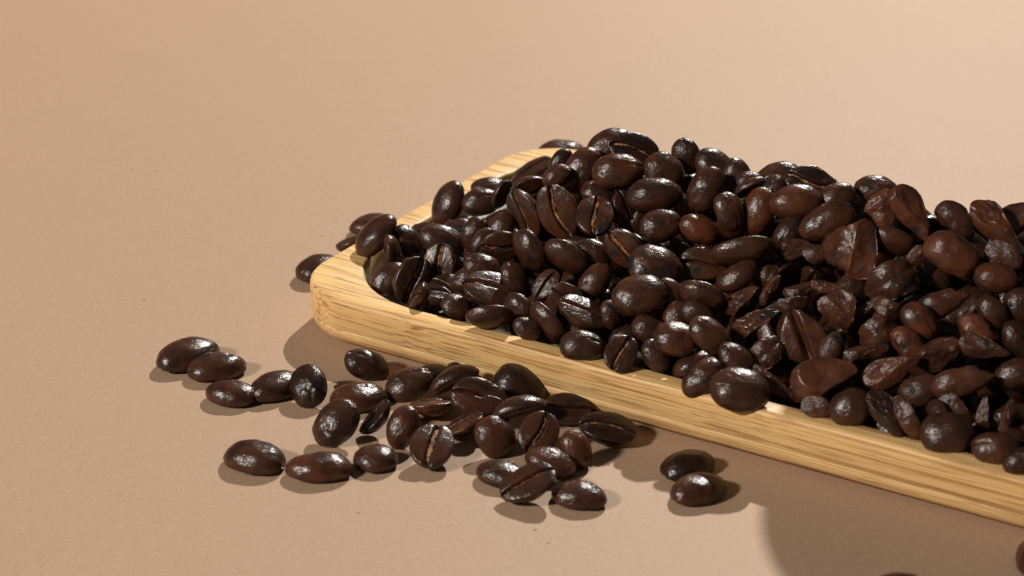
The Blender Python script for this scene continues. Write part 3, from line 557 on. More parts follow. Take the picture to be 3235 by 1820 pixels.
# beans lying deeper, seen only in the gaps
FILL = [
((56.6,-32.51,18.65,2.089,1.159,1.555,0.92),'shaded bean in the gap below the long slanting dark bean'),
((79.44,-49.7,18.51,0.157,0.665,-2.118,0.92),'shaded bean in the gap right of the pointed wedge'),
((-4.48,-8.61,10.82,2.729,-0.149,3.025,0.92),'shaded bean in the gap above the small plump left bean'),
((50.31,-46.63,13.6,-1.89,1.29,2.377,0.92),'shaded bean in the gap above the heart-shaped bean'),
((66.58,-73.02,8.35,-3.026,-0.185,-3.048,0.92),'shaded bean in the gap right of the dark standing blade'),
((55.11,-68.64,9.07,2.493,0.295,-2.621,0.92),'shaded bean in the gap above the shiny round rim bean'),
((-24.09,-8.6,10.28,-1.542,-1.198,-1.419,0.92),'shaded bean in the gap right of the smooth bean on the left rim corner'),
((47.23,-40.39,13.92,2.179,0.683,2.988,0.92),'shaded bean in the gap right of the long ragged fragment'),
((13.08,-43.67,8.65,-0.101,-0.805,2.012,0.92),'shaded bean in the gap above the oval bean on the front rim'),
((78.04,-66.44,9.31,-0.558,0.4,-1.89,0.92),'shaded bean in the gap below the long lower wedge piece'),
((45.34,-25.8,21.32,-1.266,-0.877,1.214,0.92),'shaded bean in the gap below the wrinkled bean near the summit'),
((73.86,-41.84,21.7,0.041,-0.11,1.588,0.92),'shaded bean in the gap above the pointed wedge'),
((-9.73,-13.61,9.43,2.623,-0.53,-2.698,0.92),'shaded bean in the gap right of the fleck faced bean'),
((55.27,-60.96,9.59,-1.36,0.767,-1.313,0.92),'shaded bean in the gap right of the largest blocky fragment'),
((39.11,-47.34,10.82,-1.877,-0.79,1.12,0.92),'shaded bean in the gap left of the long ragged fragment'),
((32.24,-16.14,22.14,-0.526,1.283,-0.375,0.92),'shaded bean in the gap above the reddish egg-shaped bean'),
((74.36,-53.42,14.67,0.457,-0.509,3.032,0.92),'shaded bean in the gap right of the round reddish bean'),
((29.85,-22.94,16.77,-1.705,0.126,-0.615,0.92),'shaded bean in the gap right of the big smooth centre bean'),
((-1.7,-28.73,9.32,2.002,0.405,-1.466,0.92),'shaded bean in the gap left of the crease-up bean leaning on the rim'),
((74.92,-74.97,9.02,-2.763,0.4,2.151,0.92),'shaded bean in the gap right of the large dark rim bean'),
((19.28,-16.59,16.74,-3.033,0.85,-0.804,0.92),'shaded bean in the gap left of the bean with the dark hole'),
((61.16,-37.59,17.89,0.962,0.212,2.063,0.92),'shaded bean in the gap below the broad leaf-like shard'),
((-17.79,-26.95,9.86,-2.199,-0.704,-1.282,0.92),'shaded bean in the gap left of the flat cut bean with a pit'),
((44.94,-30.9,15.21,2.977,0.442,-0.734,0.92),'shaded bean in the gap below the long blocky bean'),
((72.04,-35.32,19.69,1.247,-0.064,0.416,0.92),'shaded bean in the gap left of the big chunky fragment'),
((59.86,-53.28,12.11,2.36,-0.347,-2.243,0.92),'shaded bean in the gap left of the fragment with a crumbled end'),
((21.24,-27.92,12.73,3.07,0.48,-0.862,0.92),'shaded bean in the gap right of the dark sheeny slanting bean'),
((77.48,-82.84,8.57,-0.558,-0.653,0.443,0.92),'shaded bean in the gap right of the bean with swirl folds'),
((6.09,-7.3,15.93,1.265,0.985,2.378,0.92),'shaded bean in the gap above the bean with the crackled top'),
((1.86,-22.65,10.32,1.367,-0.973,-2.047,0.92),'shaded bean in the gap right of the narrow upright bean'),
((69.46,-47.38,15.19,1.575,-0.863,0.036,0.92),'shaded bean in the gap above the round reddish bean'),
((13.57,-10.8,17.11,-2.257,0.542,1.57,0.92),'shaded bean in the gap below the bean with the orange strip'),
((50.55,-26.7,22.75,0.995,0.354,2.322,0.92),'shaded bean in the gap below the tall reddish bean'),
((32.01,-31.86,13.93,-1.688,-0.287,2.301,0.92),'shaded bean in the gap left of the bean with the cracked crease'),
((36.3,-26.95,18.25,-0.482,-0.747,-1.934,0.92),'shaded bean in the gap below the reddish egg-shaped bean'),
((66.79,-59.27,9.59,2.208,0.578,-2.184,0.92),'shaded bean in the gap right of the smooth reddish lower wedge'),
((59.85,-42.28,16.33,0.665,-1.348,0.966,0.92),'shaded bean in the gap above the triangular folded shard'),
((11.8,-24.93,12.78,1.345,0.208,-1.99,0.92),'shaded bean in the gap left of the dark sheeny slanting bean'),
((65.27,-43.8,20.06,-1.984,-0.133,0.983,0.92),'shaded bean in the gap below the arched shell fragment'),
((53.18,-36.92,16.21,1.288,1.182,1.783,0.92),'shaded bean in the gap left of the broad leaf-like shard'),
((-11.07,-23.06,9.14,-2.589,0.405,-0.424,0.92),'shaded bean in the gap above the flat cut bean with a pit'),
((84.49,-58.81,17.59,2.647,1.231,-1.036,0.92),'shaded bean in the gap right of the dark lens-shaped fragment'),
((63.86,-66.52,9.45,2.698,0.344,2.331,0.92),'shaded bean in the gap above the dark standing blade'),
((4.73,-29.76,9.85,-1.323,0.616,-1.935,0.92),'shaded bean in the gap below the half bean with a bright rim'),
((24.45,-44.89,10.39,2.699,-1.195,-2.289,0.92),'shaded bean in the gap right of the creased bean on the front rim'),
((17.8,-38.74,8.62,-0.38,-0.725,2.784,0.92),'shaded bean in the gap above the creased bean on the front rim'),
((81.2,-45.66,22.46,-0.62,0.049,-0.438,0.92),'shaded bean in the gap left of the brown bean with a bright spot'),
((8.52,-36.14,10.38,-2.394,-1.384,0.21,0.92),'shaded bean in the gap above the crease-up bean leaning on the rim'),
((49.96,-64.73,9.66,-1.902,-0.645,0.193,0.92),'shaded bean in the gap below the twisted ragged piece'),
((56.61,-49.1,13.56,0.643,-0.434,-1.499,0.92),'shaded bean in the gap below the triangular folded shard'),
((26.1,-52.41,8.65,-0.837,-0.586,0.128,0.92),'shaded bean in the gap below the bean with one short crack'),
((64.03,-51.67,15.54,1.547,-1.368,-1.899,0.92),'shaded bean in the gap right of the triangular folded shard'),
((41.73,-18.61,21.06,2.951,-1.011,-1.363,0.92),'shaded bean in the gap above the long blocky bean'),
((24.03,-35.17,13.34,-0.35,-0.428,2.867,0.92),'shaded bean in the gap right of the bean with the black notch'),
((38.89,-39.95,10.31,-1.529,-0.385,-2.321,0.92),'shaded bean in the gap below the leftmost ragged splinter'),
((78.42,-60.49,13.73,1.295,0.45,-2.152,0.92),'shaded bean in the gap below the dark lens-shaped fragment'),
((81.34,-69.78,12.22,0.099,-0.651,-2.635,0.92),'shaded bean in the gap below the dark oval bean at the right edge'),
((-16.4,4.26,8.88,1.698,0.008,-0.507,0.92),'shaded bean in the gap left of the sideways oval bean at the left'),
((65.49,-33.27,21.35,0.242,-0.989,2.991,0.92),'shaded bean in the gap below the almond-shaped ridged bean'),
((25.28,-17.2,21.12,1.618,0.577,0.929,0.92),'shaded bean in the gap left of the gnarled bean'),
((6.16,-20.24,14.41,1.077,0.677,0.057,0.92),'shaded bean in the gap above the half bean with a bright rim'),
((46.63,-52.97,11.68,-1.054,0.441,0.944,0.92),'shaded bean in the gap right of the hollow curled husk'),
((1.85,-36.38,10.35,1.733,1.247,-0.532,0.92),'shaded bean in the gap right of the flat-topped bean at the front rim'),
((86.99,-50.51,19.94,2.758,-0.932,1.322,0.92),'shaded bean in the gap right of the brown bean with a bright spot'),
((52.69,-29.86,16.86,1.629,0.544,-2.195,0.92),'shaded bean in the gap right of the long blocky bean'),
((82.35,-72.77,8.64,1.429,-0.102,0.23,0.92),'shaded bean in the gap above the bean with swirl folds'),
((58.54,-73.7,9.3,2.171,-0.384,1.99,0.92),'shaded bean in the gap below the dark standing blade'),
((17.81,-33.13,10.07,1.652,0.404,2.218,0.92),'shaded bean in the gap right of the bean with the ridge line'),
((-6.2,-24.27,8.51,-1.193,-0.261,-1.756,0.92),'shaded bean in the gap left of the flat-topped bean at the front rim'),
((40.13,-35.97,16.5,-3.023,0.513,-0.737,0.92),'shaded bean in the gap above the leftmost ragged splinter'),
((48.3,-36.51,17.77,1.08,0.786,-2.969,0.92),'shaded bean in the gap right of the slim bean pointing up right'),
((70.19,-61.04,13.99,-1.788,0.416,-0.313,0.92),'shaded bean in the gap left of the long lower wedge piece'),
((2.7,-7.93,10.62,-1.12,-0.98,3.065,0.92),'shaded bean in the gap left of the bean with the crackled top'),
((71.13,-42.92,16.61,0.542,-0.612,2.543,0.92),'shaded bean in the gap right of the arched shell fragment'),
((44.12,-58.14,7.26,0.157,-0.386,0.852,0.92),'shaded bean in the gap above the twisted ragged piece'),
((12.93,-17.92,16.11,2.162,0.222,-0.288,0.92),'shaded bean in the gap above the lens-shaped glossy bean'),
((68.67,-78.41,10.3,1.678,1.155,-1.261,0.92),'shaded bean in the gap above the large dark rim bean'),
]
for k, (tr, label) in enumerate(FILL):
    o = obj('coffee_bean', LIB['B'][k % 6][0]); place(o, tr)
    tag(o, label or 'dark coffee bean buried in the gaps between the beans of the heap', 'coffee bean', 'coffee beans buried in the heap')
# the mass of beans under them, beyond counting
BED = [
(94.1,-77.6,11.4,2.08,0.52,-1.14,0.92),(22.3,7.9,10.3,-2.91,-1.51,2.88,0.92),(33.4,18.2,15.1,-2.08,0.52,-1.64,0.92),(41.7,-4,24.7,1.26,-0.44,-0.9,0.92),(119.6,-45.9,23.2,2.64,0.19,-1.82,0.92),
(63.2,-6.5,9.5,1.33,-0.74,-0.52,0.92),(29.9,-17.6,9.1,1.47,-0.49,-2.75,0.92),(116.4,-27,15.3,0.39,-0.26,-2.56,0.92),(50.5,22.6,12.4,1.2,0.53,2.38,0.92),(54.7,5,10.1,-2.81,-0.71,-0.76,0.92),
(69.6,-0.8,16.9,0.85,-0.1,1.8,0.92),(86.8,-19.6,19.5,-2.5,-0.61,1.53,0.92),(84.8,1.9,7.5,0.67,-0.05,0.73,0.92),(100.8,-19.1,10.1,-2.46,0.24,-2.95,0.92),(54.3,15.7,13.4,0.12,0.26,2.92,0.92),
(125,-58,24.4,-0.22,1.13,-1.82,0.92),(81.5,-38.1,23.6,-0.91,-0.59,2.47,0.92),(70.3,9.3,9,-1.9,-0.08,-0.08,0.92),(122.8,-61.3,8.7,1.15,-0.45,0.57,0.92),(40.3,23,13.9,1.07,-0.02,-2.1,0.92),
(118.1,-18.2,11.1,-2.71,-0.42,1.49,0.92),(120,-60.3,18.1,1.62,0.71,-2.55,0.92),(58.7,12.2,9.1,2.17,0.25,-1.46,0.92),(52.8,-10.4,23,-2.83,-0.56,1.27,0.92),(87.2,-13.7,16.9,-0.34,0.9,-1.78,0.92),
(85.2,-17.9,9.1,0.94,-0.49,2.99,0.92),(110.7,-32.8,9.9,-1.55,-0.55,-1.21,0.92),(43.2,14.6,14.7,-3.1,-1.16,2.22,0.92),(126,-34.8,16.8,2.73,-0.65,0.27,0.92),(22.4,-13.5,9.7,-0.74,1.06,-1.41,0.92),
(97,-39.8,21.6,-1.45,-0.6,-2.77,0.92),(58.8,-36.6,9.3,1.24,0.64,2.49,0.92),(83.7,-31.8,25.2,-1.16,-0.44,-1.99,0.92),(90.9,-34,23.9,-0.54,-0.13,-2.69,0.92),(84.7,-31,10.5,2.78,0.61,-2.56,0.92),
(116.1,-54.5,12.6,-0.08,0.67,2.27,0.92),(48.8,11.8,9.1,2.07,-0.22,-2.94,0.92),(107.1,-42.2,15.6,-0.27,0.86,-2.57,0.92),(106.6,-77.5,10.3,-1.38,0.28,2.69,0.92),(118.3,-73,18.8,1.38,-0.02,2.66,0.92),
(76.6,-24.3,24.5,-2.66,0.2,2.96,0.92),(82.5,-44.1,11.3,-1.76,-1.2,-2.32,0.92),(95.3,-35.4,13.7,-2.42,0.9,-2.96,0.92),(107.1,-62.6,10.2,0.95,0.99,-1.58,0.92),(69.3,4.2,12.9,-3.06,-0.18,-1.01,0.92),
(27.5,-7.9,14.8,0.68,0.2,1.81,0.92),(29.6,5.3,22.1,-2.31,0.19,1.5,0.92),(94.9,-23.4,19.7,1.51,-1.17,2.09,0.92),(102.5,-28.1,18.3,-2.1,-0.02,2.07,0.92),(72.8,-25.6,9.6,-1.12,-0.64,1.45,0.92),
(94.6,-2.7,10.6,-1.68,-0.86,-0.99,0.92),(38.1,28.1,8.7,-0.6,0.2,0.31,0.92),(30.6,11.4,11.7,-0.59,0.77,0.47,0.92),(35,-4.8,10.1,0.88,1.3,0.14,0.92),(98.3,-86.7,9.1,-1.45,-0.07,2.23,0.92),
(124.1,-32.8,8.2,0.06,0.67,1.92,0.92),(39.3,-10.6,12.3,-1.4,0.1,0.19,0.92),(58.1,-22.1,24.7,0.2,-1.35,-2.62,0.92),(101.1,-75.2,15,2.31,-0.67,-1.61,0.92),(0.5,-1.8,10.3,-1.39,-0.23,1.64,0.92),
(127.4,-46.1,18.3,0.78,-0.75,-0.26,0.92),(86.2,-7,15.8,0.21,0.18,2.38,0.92),(64.6,-30.9,13.5,-1.8,-0.78,0.71,0.92),(5.1,7.2,14.8,-0.4,-1.27,0.8,0.92),(18.4,3.4,15.2,-0.74,0.24,2.71,0.92),
(78.4,-7.6,17.3,1.18,-0.43,2.59,0.92),(27.2,3,8,0.12,-0.59,1.75,0.92),(68.1,-20.1,20.5,-0.15,-1.14,2.84,0.92),(65.4,12.9,10.1,-2,0.5,0.19,0.92),(15.9,9.3,21,-0.19,-1.17,1.83,0.92),
(111.8,-50.2,23.9,0.93,-0.16,0.31,0.92),(36.8,-0.2,22.9,1.59,-0.66,-1.93,0.92),(42.2,6.5,20.4,0.94,0.01,0.75,0.92),(122.8,-39.9,10.4,0.53,-0.32,-0.7,0.92),(46.4,-19.1,9.7,-0.62,1.09,-1,0.92),
(36.2,-8.8,23.7,0.98,0.63,0.28,0.92),(-2.2,16.2,7.4,0.05,0.41,-3.05,0.92),(57.2,9,15.7,-2.41,0.84,0.59,0.92),(70.7,-35.9,8.8,3.12,-0.4,-2.27,0.92),(23.8,10.1,20.4,2.15,-1.15,1.7,0.92),
(86.6,-55.7,9.4,-1.88,-0.47,0.04,0.92),(48.6,0.4,20.4,0.1,-0.01,1.58,0.92),(133,-37.9,15.7,-2.33,0.2,-1.85,0.92),(106.4,-14,11.9,-2.85,0.58,-0.57,0.92),(91.8,-87.4,9.7,0.67,1.08,-2.98,0.92),
(111.3,-70.3,8.6,-1.06,-0.43,2.17,0.92),(104,-68.7,18.1,-0.25,-0.04,-1.34,0.92),(37.7,3.4,10.1,1.19,1.15,-1.96,0.92),(93.1,-14.9,12,-1.43,-0.39,0.65,0.92),(105.1,-90.7,9.4,1.99,-0.5,2.65,0.92),
(91.8,-29.9,19.5,-0.34,0.05,1.51,0.92),(39.7,-30.4,10.4,-2.26,-1.2,-2.15,0.92),(97.5,-61.6,16.7,2.91,0.03,-2.02,0.92),(115.7,-27.4,8.9,-1.74,0.15,-1.64,0.92),(118,-35,17.9,0.58,0.04,1.22,0.92),
(12.7,4.3,10.9,2.83,-0.34,1.33,0.92),(73,-12.5,21.1,1.59,0.97,-2.2,0.92),(77.9,-20.2,18.7,0.34,0.76,-2.45,0.92),(7.3,8.3,9.9,-0.7,-1.19,-1.23,0.92),(113,-81.4,15.5,-2.16,0.47,1.85,0.92),
(107.1,-25,10.6,2.05,0.67,-1.07,0.92),(133.8,-46.1,19.6,0.2,-1.1,-1.89,0.92),(13.3,-7,9.7,2.07,0.38,-1.8,0.92),(129.4,-26.1,12.9,-0.36,0.24,-2.2,0.92),(55.4,-18.9,14,-0.29,-0.13,0.82,0.92),
(65.7,-14.1,22.6,-2.2,-0.56,0.63,0.92),(136.6,-38.8,8.3,-0.33,-0.44,-2.76,0.92),(58.3,-13.6,10.2,-2.35,0.34,2.79,0.92),(76,-4,11.1,0.09,-0.69,-1.79,0.92),(90.4,-8.4,11.3,2.58,-0.88,-2.42,0.92),
(35.3,-18.8,17.7,-1.93,0.72,-2.24,0.92),(104.4,-36.2,15.2,2.19,-0.64,0.79,0.92),(108.2,-85.2,12.6,-0.15,-0.42,2.92,0.92),(-1.4,8.3,10.3,-0.07,-0.34,-1.8,0.92),(38.8,9.4,13.8,1.01,-1.39,-2.59,0.92),
(108.9,-62.2,21.3,1.48,0.49,-2.51,0.92),(87.5,-41.8,25,-2.26,0.57,0.44,0.92),(123.2,-51.5,17.4,2.39,0.6,-0.61,0.92),(93,-21.6,10.1,0.74,1.24,0.49,0.92),(97.8,-42,13.6,-1.03,1.07,1.01,0.92),
(77.3,4.4,9.1,-1.39,-0.55,-1.05,0.92),(114.6,-75.6,16.9,1.35,0.54,0.43,0.92),(78.8,-39.1,8.9,-2.86,0.12,-1.95,0.92),(112.3,-65.2,14.7,-1.26,0.21,0.42,0.92),(98.8,-27.5,9,-1.76,-0.24,-2.5,0.92),
(114.3,-65.2,8.7,2.62,0.08,-0.06,0.92),(33.7,10.1,20.4,0.23,-0.52,-2.42,0.92),(62.3,-23.4,9.4,-2.34,-0.35,0.14,0.92),(85.9,-38.5,9.3,1.01,-0.25,1.85,0.92),(58.3,3.7,17,0.59,0.92,0.29,0.92),
(48.3,-8.4,13.6,0.36,-0.01,2.43,0.92),(25.1,4.5,18.4,-1.37,-0.31,2.22,0.92),(19.9,-4.8,12,-0.77,0.21,-0.91,0.92),(85.1,-35.7,19.3,0.96,0.21,0.09,0.92),(62.8,-44.9,8.3,-0.43,-0.49,-1.13,0.92),
(99.9,-50.4,25,1.6,-0.17,2.15,0.92),(61.4,-59.5,9.2,-0.02,-1,0.41,0.92),(82.8,-26.9,19.3,-0.82,-0.39,-1.3,0.92),(104.7,-71.7,10,2.45,0.79,2.38,0.92),(28.8,21.8,10.6,-1.34,-0.23,0.03,0.92),
(56.5,-5.9,13.7,2.33,-0.1,-0.99,0.92),(111.6,-43.4,11.6,1.69,-0.47,-0.15,0.92),(105,-53.2,8.9,-0.02,0.89,2.45,0.92),(52.9,-29.8,10.9,2.67,-0.1,-0.72,0.92),(105.5,-57.4,23.9,-3,0.25,0.58,0.92),
(62.7,-1.7,18.3,0.61,0.44,-1.38,0.92),(63.6,-10.5,17.1,-1.89,0.62,-0.87,0.92),(56.9,-40.3,9.7,-0.1,-1.22,0.23,0.92),(48.3,8.8,16.6,-0.71,-0.42,2.51,0.92),(76.6,-19,9.1,-0.21,0.07,0.73,0.92),
(114.4,-58.8,25.1,0.63,-0.52,1.28,0.92),(117.1,-36.8,10.4,-2.1,0.64,0.44,0.92),(98.2,-55,9.6,1.3,0.79,1.24,0.92),(43.6,-11.7,18.7,-0.65,0.54,-0.67,0.92),(33.4,-22.3,9.1,-2.17,0.26,-2.59,0.92),
(140.1,-30.3,10.6,1.54,-1.09,-2.34,0.92),(70.1,-44.1,10.4,-1.85,1.27,0.78,0.92),(27.8,-3.2,24.9,2.42,-0.3,-2.48,0.92),(105.7,-24.8,16.1,0.36,-0.54,-2.96,0.92),(44.9,22.3,9.7,-1.7,0.69,0.09,0.92),
(105.5,-34.8,21.7,-2.23,-0.22,-1.78,0.92),(15.3,-15.2,9.7,1.5,-0.75,2.39,0.92),(128.9,-53.1,22.3,0.67,0.43,-3.05,0.92),(28.9,-11.7,10,0.48,1.28,2.16,0.92),(100.4,-62.6,19.4,-0.71,-0.2,1.03,0.92),
(99,-70,8.2,0.27,0.12,1.84,0.92),(99.5,-9.8,12.6,0.45,-1.05,1.6,0.92),(58.4,-14.3,24.4,2.84,1.21,-2.74,0.92),(95.3,-49.5,9.9,2.9,0.35,-2.07,0.92),(52.1,-17.1,21.5,2.93,-1.05,-0.35,0.92),
(101,-46.6,11.1,0.17,-0.26,3.14,0.92),(62.4,7,11.1,0.6,-1.1,0.33,0.92),(108.3,-43.4,20.9,-0.88,0.56,3.01,0.92),(99.7,-34.7,22.1,-2.65,-1.11,-2.22,0.92),(121.2,-52.4,10.4,-2.62,1.26,2.27,0.92),
(43.3,-1,15,-2.11,-0.36,0.95,0.92),(77.4,-30.3,8.9,1.82,0.1,-2.52,0.92),(32.1,-0.7,14.7,2.25,0.94,2.35,0.92),(52.9,-7,7.6,0.5,0.34,-1.54,0.92),(18.6,1.4,23,-0.9,-0.97,-2.57,0.92),
(132.8,-45.8,11.1,1.11,-1.29,-2.32,0.92),(47.7,-7.6,23.4,1.01,0.27,-2.72,0.92),(49.1,-35.9,8.4,-1.09,0.26,0.66,0.92),(83.1,-6,9.9,-0.89,1.14,0.17,0.92),(100.9,-54.7,18.4,-0.63,-0.13,2.73,0.92),
(74.2,-26.8,18.3,1.55,0.77,2.66,0.92),(48.1,2.8,10.3,-2.66,0.54,-2.38,0.92),(86.9,-48.4,9.5,-0.11,-1.09,0.29,0.92),(93.3,-43.3,10,-3.1,0.89,-0.57,0.92),(113.9,-67,21.3,-1.92,0.21,-0.72,0.92),
(116.7,-43,10,0.71,-1.26,-2.93,0.92),(94.9,-69.3,14.6,1.29,-0.48,-1.23,0.92),(47.5,-16,14.1,-0.61,0.16,0.32,0.92),(140.2,-35.9,13.7,-2.08,0.05,1,0.92),(38.5,-15.3,10,-1.26,-1.01,1.8,0.92),
(122.1,-29.9,14.5,2.74,0.91,1.97,0.92),(80,-1.6,14.5,-1.46,0.68,-0.25,0.92),(66.3,-18.1,8.8,-1.32,-0.35,2.67,0.92),(6.3,-0.1,9.6,-1.84,0.51,-3,0.92),(25.3,16.9,17.8,1.03,-0.39,1.65,0.92),
(41.3,16.5,9.3,1.82,0.47,-1.56,0.92),(119.8,-48,14.1,2.37,-0.31,2.65,0.92),(116.7,-77.7,9.5,-2.16,0.07,1.49,0.92),(120.8,-53.2,24.4,2.69,0.36,1.2,0.92),(128.6,-22.2,9.6,0.76,-1,0.78,0.92),
(20,2.3,9.6,-2.13,-0.59,2.23,0.92),(43.6,-45.1,9.9,-2.17,0.75,-1.23,0.92),(127,-53.9,8.1,0.98,0.18,0.97,0.92),(66.6,-23.1,14.2,0.12,0.78,-0.66,0.92),(78.1,-31.7,17,1.6,-0.68,-2.57,0.92),
(131.9,-31.2,9.9,-0.79,0.16,0.37,0.92),(102.3,-42.1,25.2,-1.4,0.12,-2.24,0.92),(107.1,-51,17.9,-2.28,1.04,-1.93,0.92),(71.8,-49.6,9.1,-2.57,-0.38,1.05,0.92),(54,-24.1,9.4,0.87,0.3,-3.04,0.92),
(11,10.1,15.3,-0.13,-0.05,-1.09,0.92),(122.3,-39.7,18.7,-1.61,0.29,-2.85,0.92),(70,-25.4,25.3,-2.13,-0.15,-1.59,0.92),(78.6,-57.5,10.5,-0.13,-1.42,1.03,0.92),(58.2,-10.2,19.4,2.07,0.17,1.99,0.92),
(107.3,-75.7,16.5,2.4,0.35,0.24,0.92),(105,-32.6,9,0.41,0,2.77,0.92),(4.5,14.4,11.1,-1.34,1.22,-2.45,0.92),(94.2,-63.1,10.1,1.64,0.98,1.95,0.92),(105,-8.7,10,-2.1,-0.77,-0.03,0.92),
(21.9,12.6,13.6,-1.81,0.07,0.28,0.92),(61.3,-0.4,8.9,1.45,-0.26,-0.84,0.92),(79.9,-12.7,9.1,1.11,-0.4,-2.65,0.92),(82.2,-23.5,12.5,1.3,-0.38,-0.39,0.92),(31.1,29.3,10.9,2.42,0.47,-1.62,0.92),
(51.4,-16.1,9.1,1.84,0.26,2,0.92),(90.7,-40.2,16.3,-1.12,-1.09,0.65,0.92),(28,-29.4,7.8,-0.02,0.27,-1.57,0.92),(40.1,-22.5,12.1,0.54,-0.16,2.85,0.92),(54.7,-3,20,0.9,0.6,0.53,0.92),
(98,-18.4,17,-1.8,-0.72,0.73,0.92),(-3.9,5.3,9,-2.55,-0.28,2.73,0.92),(112.7,-39.9,19.8,2,-0.08,2.23,0.92),(93.5,-55.8,12.7,2.16,-0.37,-2.66,0.92),(93,-27.7,13.6,2.49,1.23,-2.09,0.92),
(44.5,-27.4,9,2.17,-0.18,1.52,0.92),(72.1,-10.9,11.3,0.48,0.03,1.07,0.92),(52,-1,14.4,-1.94,-0.55,1.27,0.92),(120.3,-66.2,14.6,2.21,-0.69,1.23,0.92),(103.9,-40.3,9,-2.01,0.1,-1.54,0.92),
(20.2,-10,16.9,2.72,0.14,3.11,0.92),(76.5,-31.1,24.8,1.02,-0.51,-2.81,0.92),(91.5,-71.7,7.9,-0.88,0.18,-2.23,0.92),(112.2,-57.6,8.4,-2.85,0.02,-1.35,0.92),(35.3,20.1,9,-2.18,-0.14,-2.19,0.92),
(125.7,-58,14.6,-2.54,0.15,2.73,0.92),(42.4,8.4,9.2,2.09,-0.28,-0.42,0.92),(89.2,-62.2,8.9,-2.24,0.09,-1.6,0.92),(129.4,-38.1,8.7,0.11,0.39,-1.73,0.92),(109.7,-58.5,16.3,-2.68,0.52,-0.44,0.92),
(87.5,-24.4,8.8,-1.4,-0.3,1.83,0.92),(112,-46,19.4,2.78,-0.88,-0.12,0.92),(111.4,-48.5,9.2,1.62,0.41,0.47,0.92),(47.6,-19.2,23.8,2.69,-1.08,1.22,0.92),(36.9,-7.3,17.4,1.84,-0.33,-2.59,0.92),
(41.7,-4.8,8.6,2.7,-0.1,1.21,0.92),(122.7,-21.5,12.9,-2.68,-0.21,-1.52,0.92),(72.3,-17.5,14.3,-0.41,-0.56,0.84,0.92),(112.4,-31.5,18.2,-1.05,-1.13,2.87,0.92),(77.5,-46.7,15.9,2.61,1.02,-1.11,0.92),
(121.3,-66.6,22.7,-0.34,-0.21,-1.85,0.92),(66,-12,10.3,-2.38,-0.97,-1.93,0.92),(46.7,-13.6,25,-1.95,0.13,-0.42,0.92),(100.4,-63.2,10.1,2.14,0.4,2.65,0.92),(25.4,17.1,9.9,-3.13,0.88,-3.07,0.92),
(60.4,-18.9,18.9,-2.99,0.26,0.02,0.92),(115.2,-54.2,19.7,2.89,-0.2,-2.54,0.92),(92.3,-33.2,10,3.08,0.93,-1.35,0.92),(99.7,-80.2,9.7,-1.83,-0.7,-2.84,0.92),(68.5,-7.6,17.7,1.12,1,1.94,0.92),
(79.6,-50.1,7.5,0.47,0.33,-0.51,0.92),(110.3,-21.5,8.7,-1.45,-0.15,1.9,0.92),(82.3,-15.1,17.9,-1.49,0.2,1.28,0.92),(24.7,-2.1,17.2,-0.32,-1.13,0.63,0.92),(81.3,-52.7,13.2,1.18,0.2,1.79,0.92),
(50.6,-41,7.7,-0.57,0.08,1.29,0.92),(92.5,-46.1,14.9,-1.53,-0.11,2.74,0.92),(58.5,-25.2,16.2,-2.6,0.15,-2.41,0.92),(18.7,-21.1,9.6,1.92,-0.61,-2.61,0.92),(92.7,-45,24.1,-2.02,-0.23,3.03,0.92),
(66,-40.4,13.4,2.08,0.71,-2.84,0.92),(27.5,-3.8,10.4,2.61,1.19,-1.42,0.92),(68.7,-2.7,9.5,1.61,0.65,1.91,0.92),(48.3,11.6,16.6,2.18,-0.66,2.91,0.92),(32.7,6.1,14.4,1.49,0.85,-2.53,0.92),
(100.2,-45.7,18.4,1.59,-0.11,-0.1,0.92),(113.2,-13.9,7.9,-0.88,0.16,-0.77,0.92),(46,-11.4,8.8,1.56,0.01,-1.67,0.92),(56,20.3,10.2,0.91,-1.44,2.36,0.92),(81,-41,16.8,3.09,0.54,2.82,0.92),
(130,-52.2,14.8,-2.62,-0.14,-1.53,0.92),(126.7,-46.6,10.3,-2.79,-1.12,1.86,0.92),(113.1,-20.7,14.8,-0.6,0.48,0.89,0.92),(66,-26.5,19.8,0.58,0.64,0.1,0.92),(60.3,-29.7,9.9,-2.41,-0.74,2.14,0.92),
(119.2,-70.8,8.4,1.23,-0.13,-0.34,0.92),(32.8,-15.1,15.6,2.91,0.93,0.07,0.92),(111.9,-82.9,8.5,-2.75,0.04,1.19,0.92),(48.7,-23.5,14.5,-2.06,0.63,0.82,0.92),(35.4,-35.8,10.2,1.82,-0.71,1.75,0.92),
(32.7,-52.8,9.8,2.72,-0.73,0.18,0.92),(21,-6.4,21.8,-2.06,-0.04,-2.98,0.92),(88.2,-68.8,12.6,-2.26,-0.31,-1.53,0.92),(11.6,-31.2,10.1,1.42,0.47,-2.74,0.92),(1.9,-14.8,8.8,2.52,0.11,3.09,0.92),
(-5.2,-17.4,9.6,2.04,0.59,-2.2,0.92),(50.6,-59.4,9,-1.37,0.47,0.83,0.92),(84.3,-82,8.7,0.15,0.79,-0.65,0.92),(36.5,-58.3,6.6,0.2,0.1,1.56,0.92),(28.2,-37.9,9.4,-1.92,-0.3,-2.02,0.92),
(39.5,-53.3,10.1,-3.11,0.04,-2.09,0.92),(8.8,1.1,17.2,0.92,0.58,1.83,0.92),(-14.2,-2.2,6.5,0.15,0.11,1.32,0.92),(88.2,-78,11.8,-2.13,-0.06,2.45,0.92),(13.1,-3.4,16.6,-2.39,0.06,2.64,0.92),
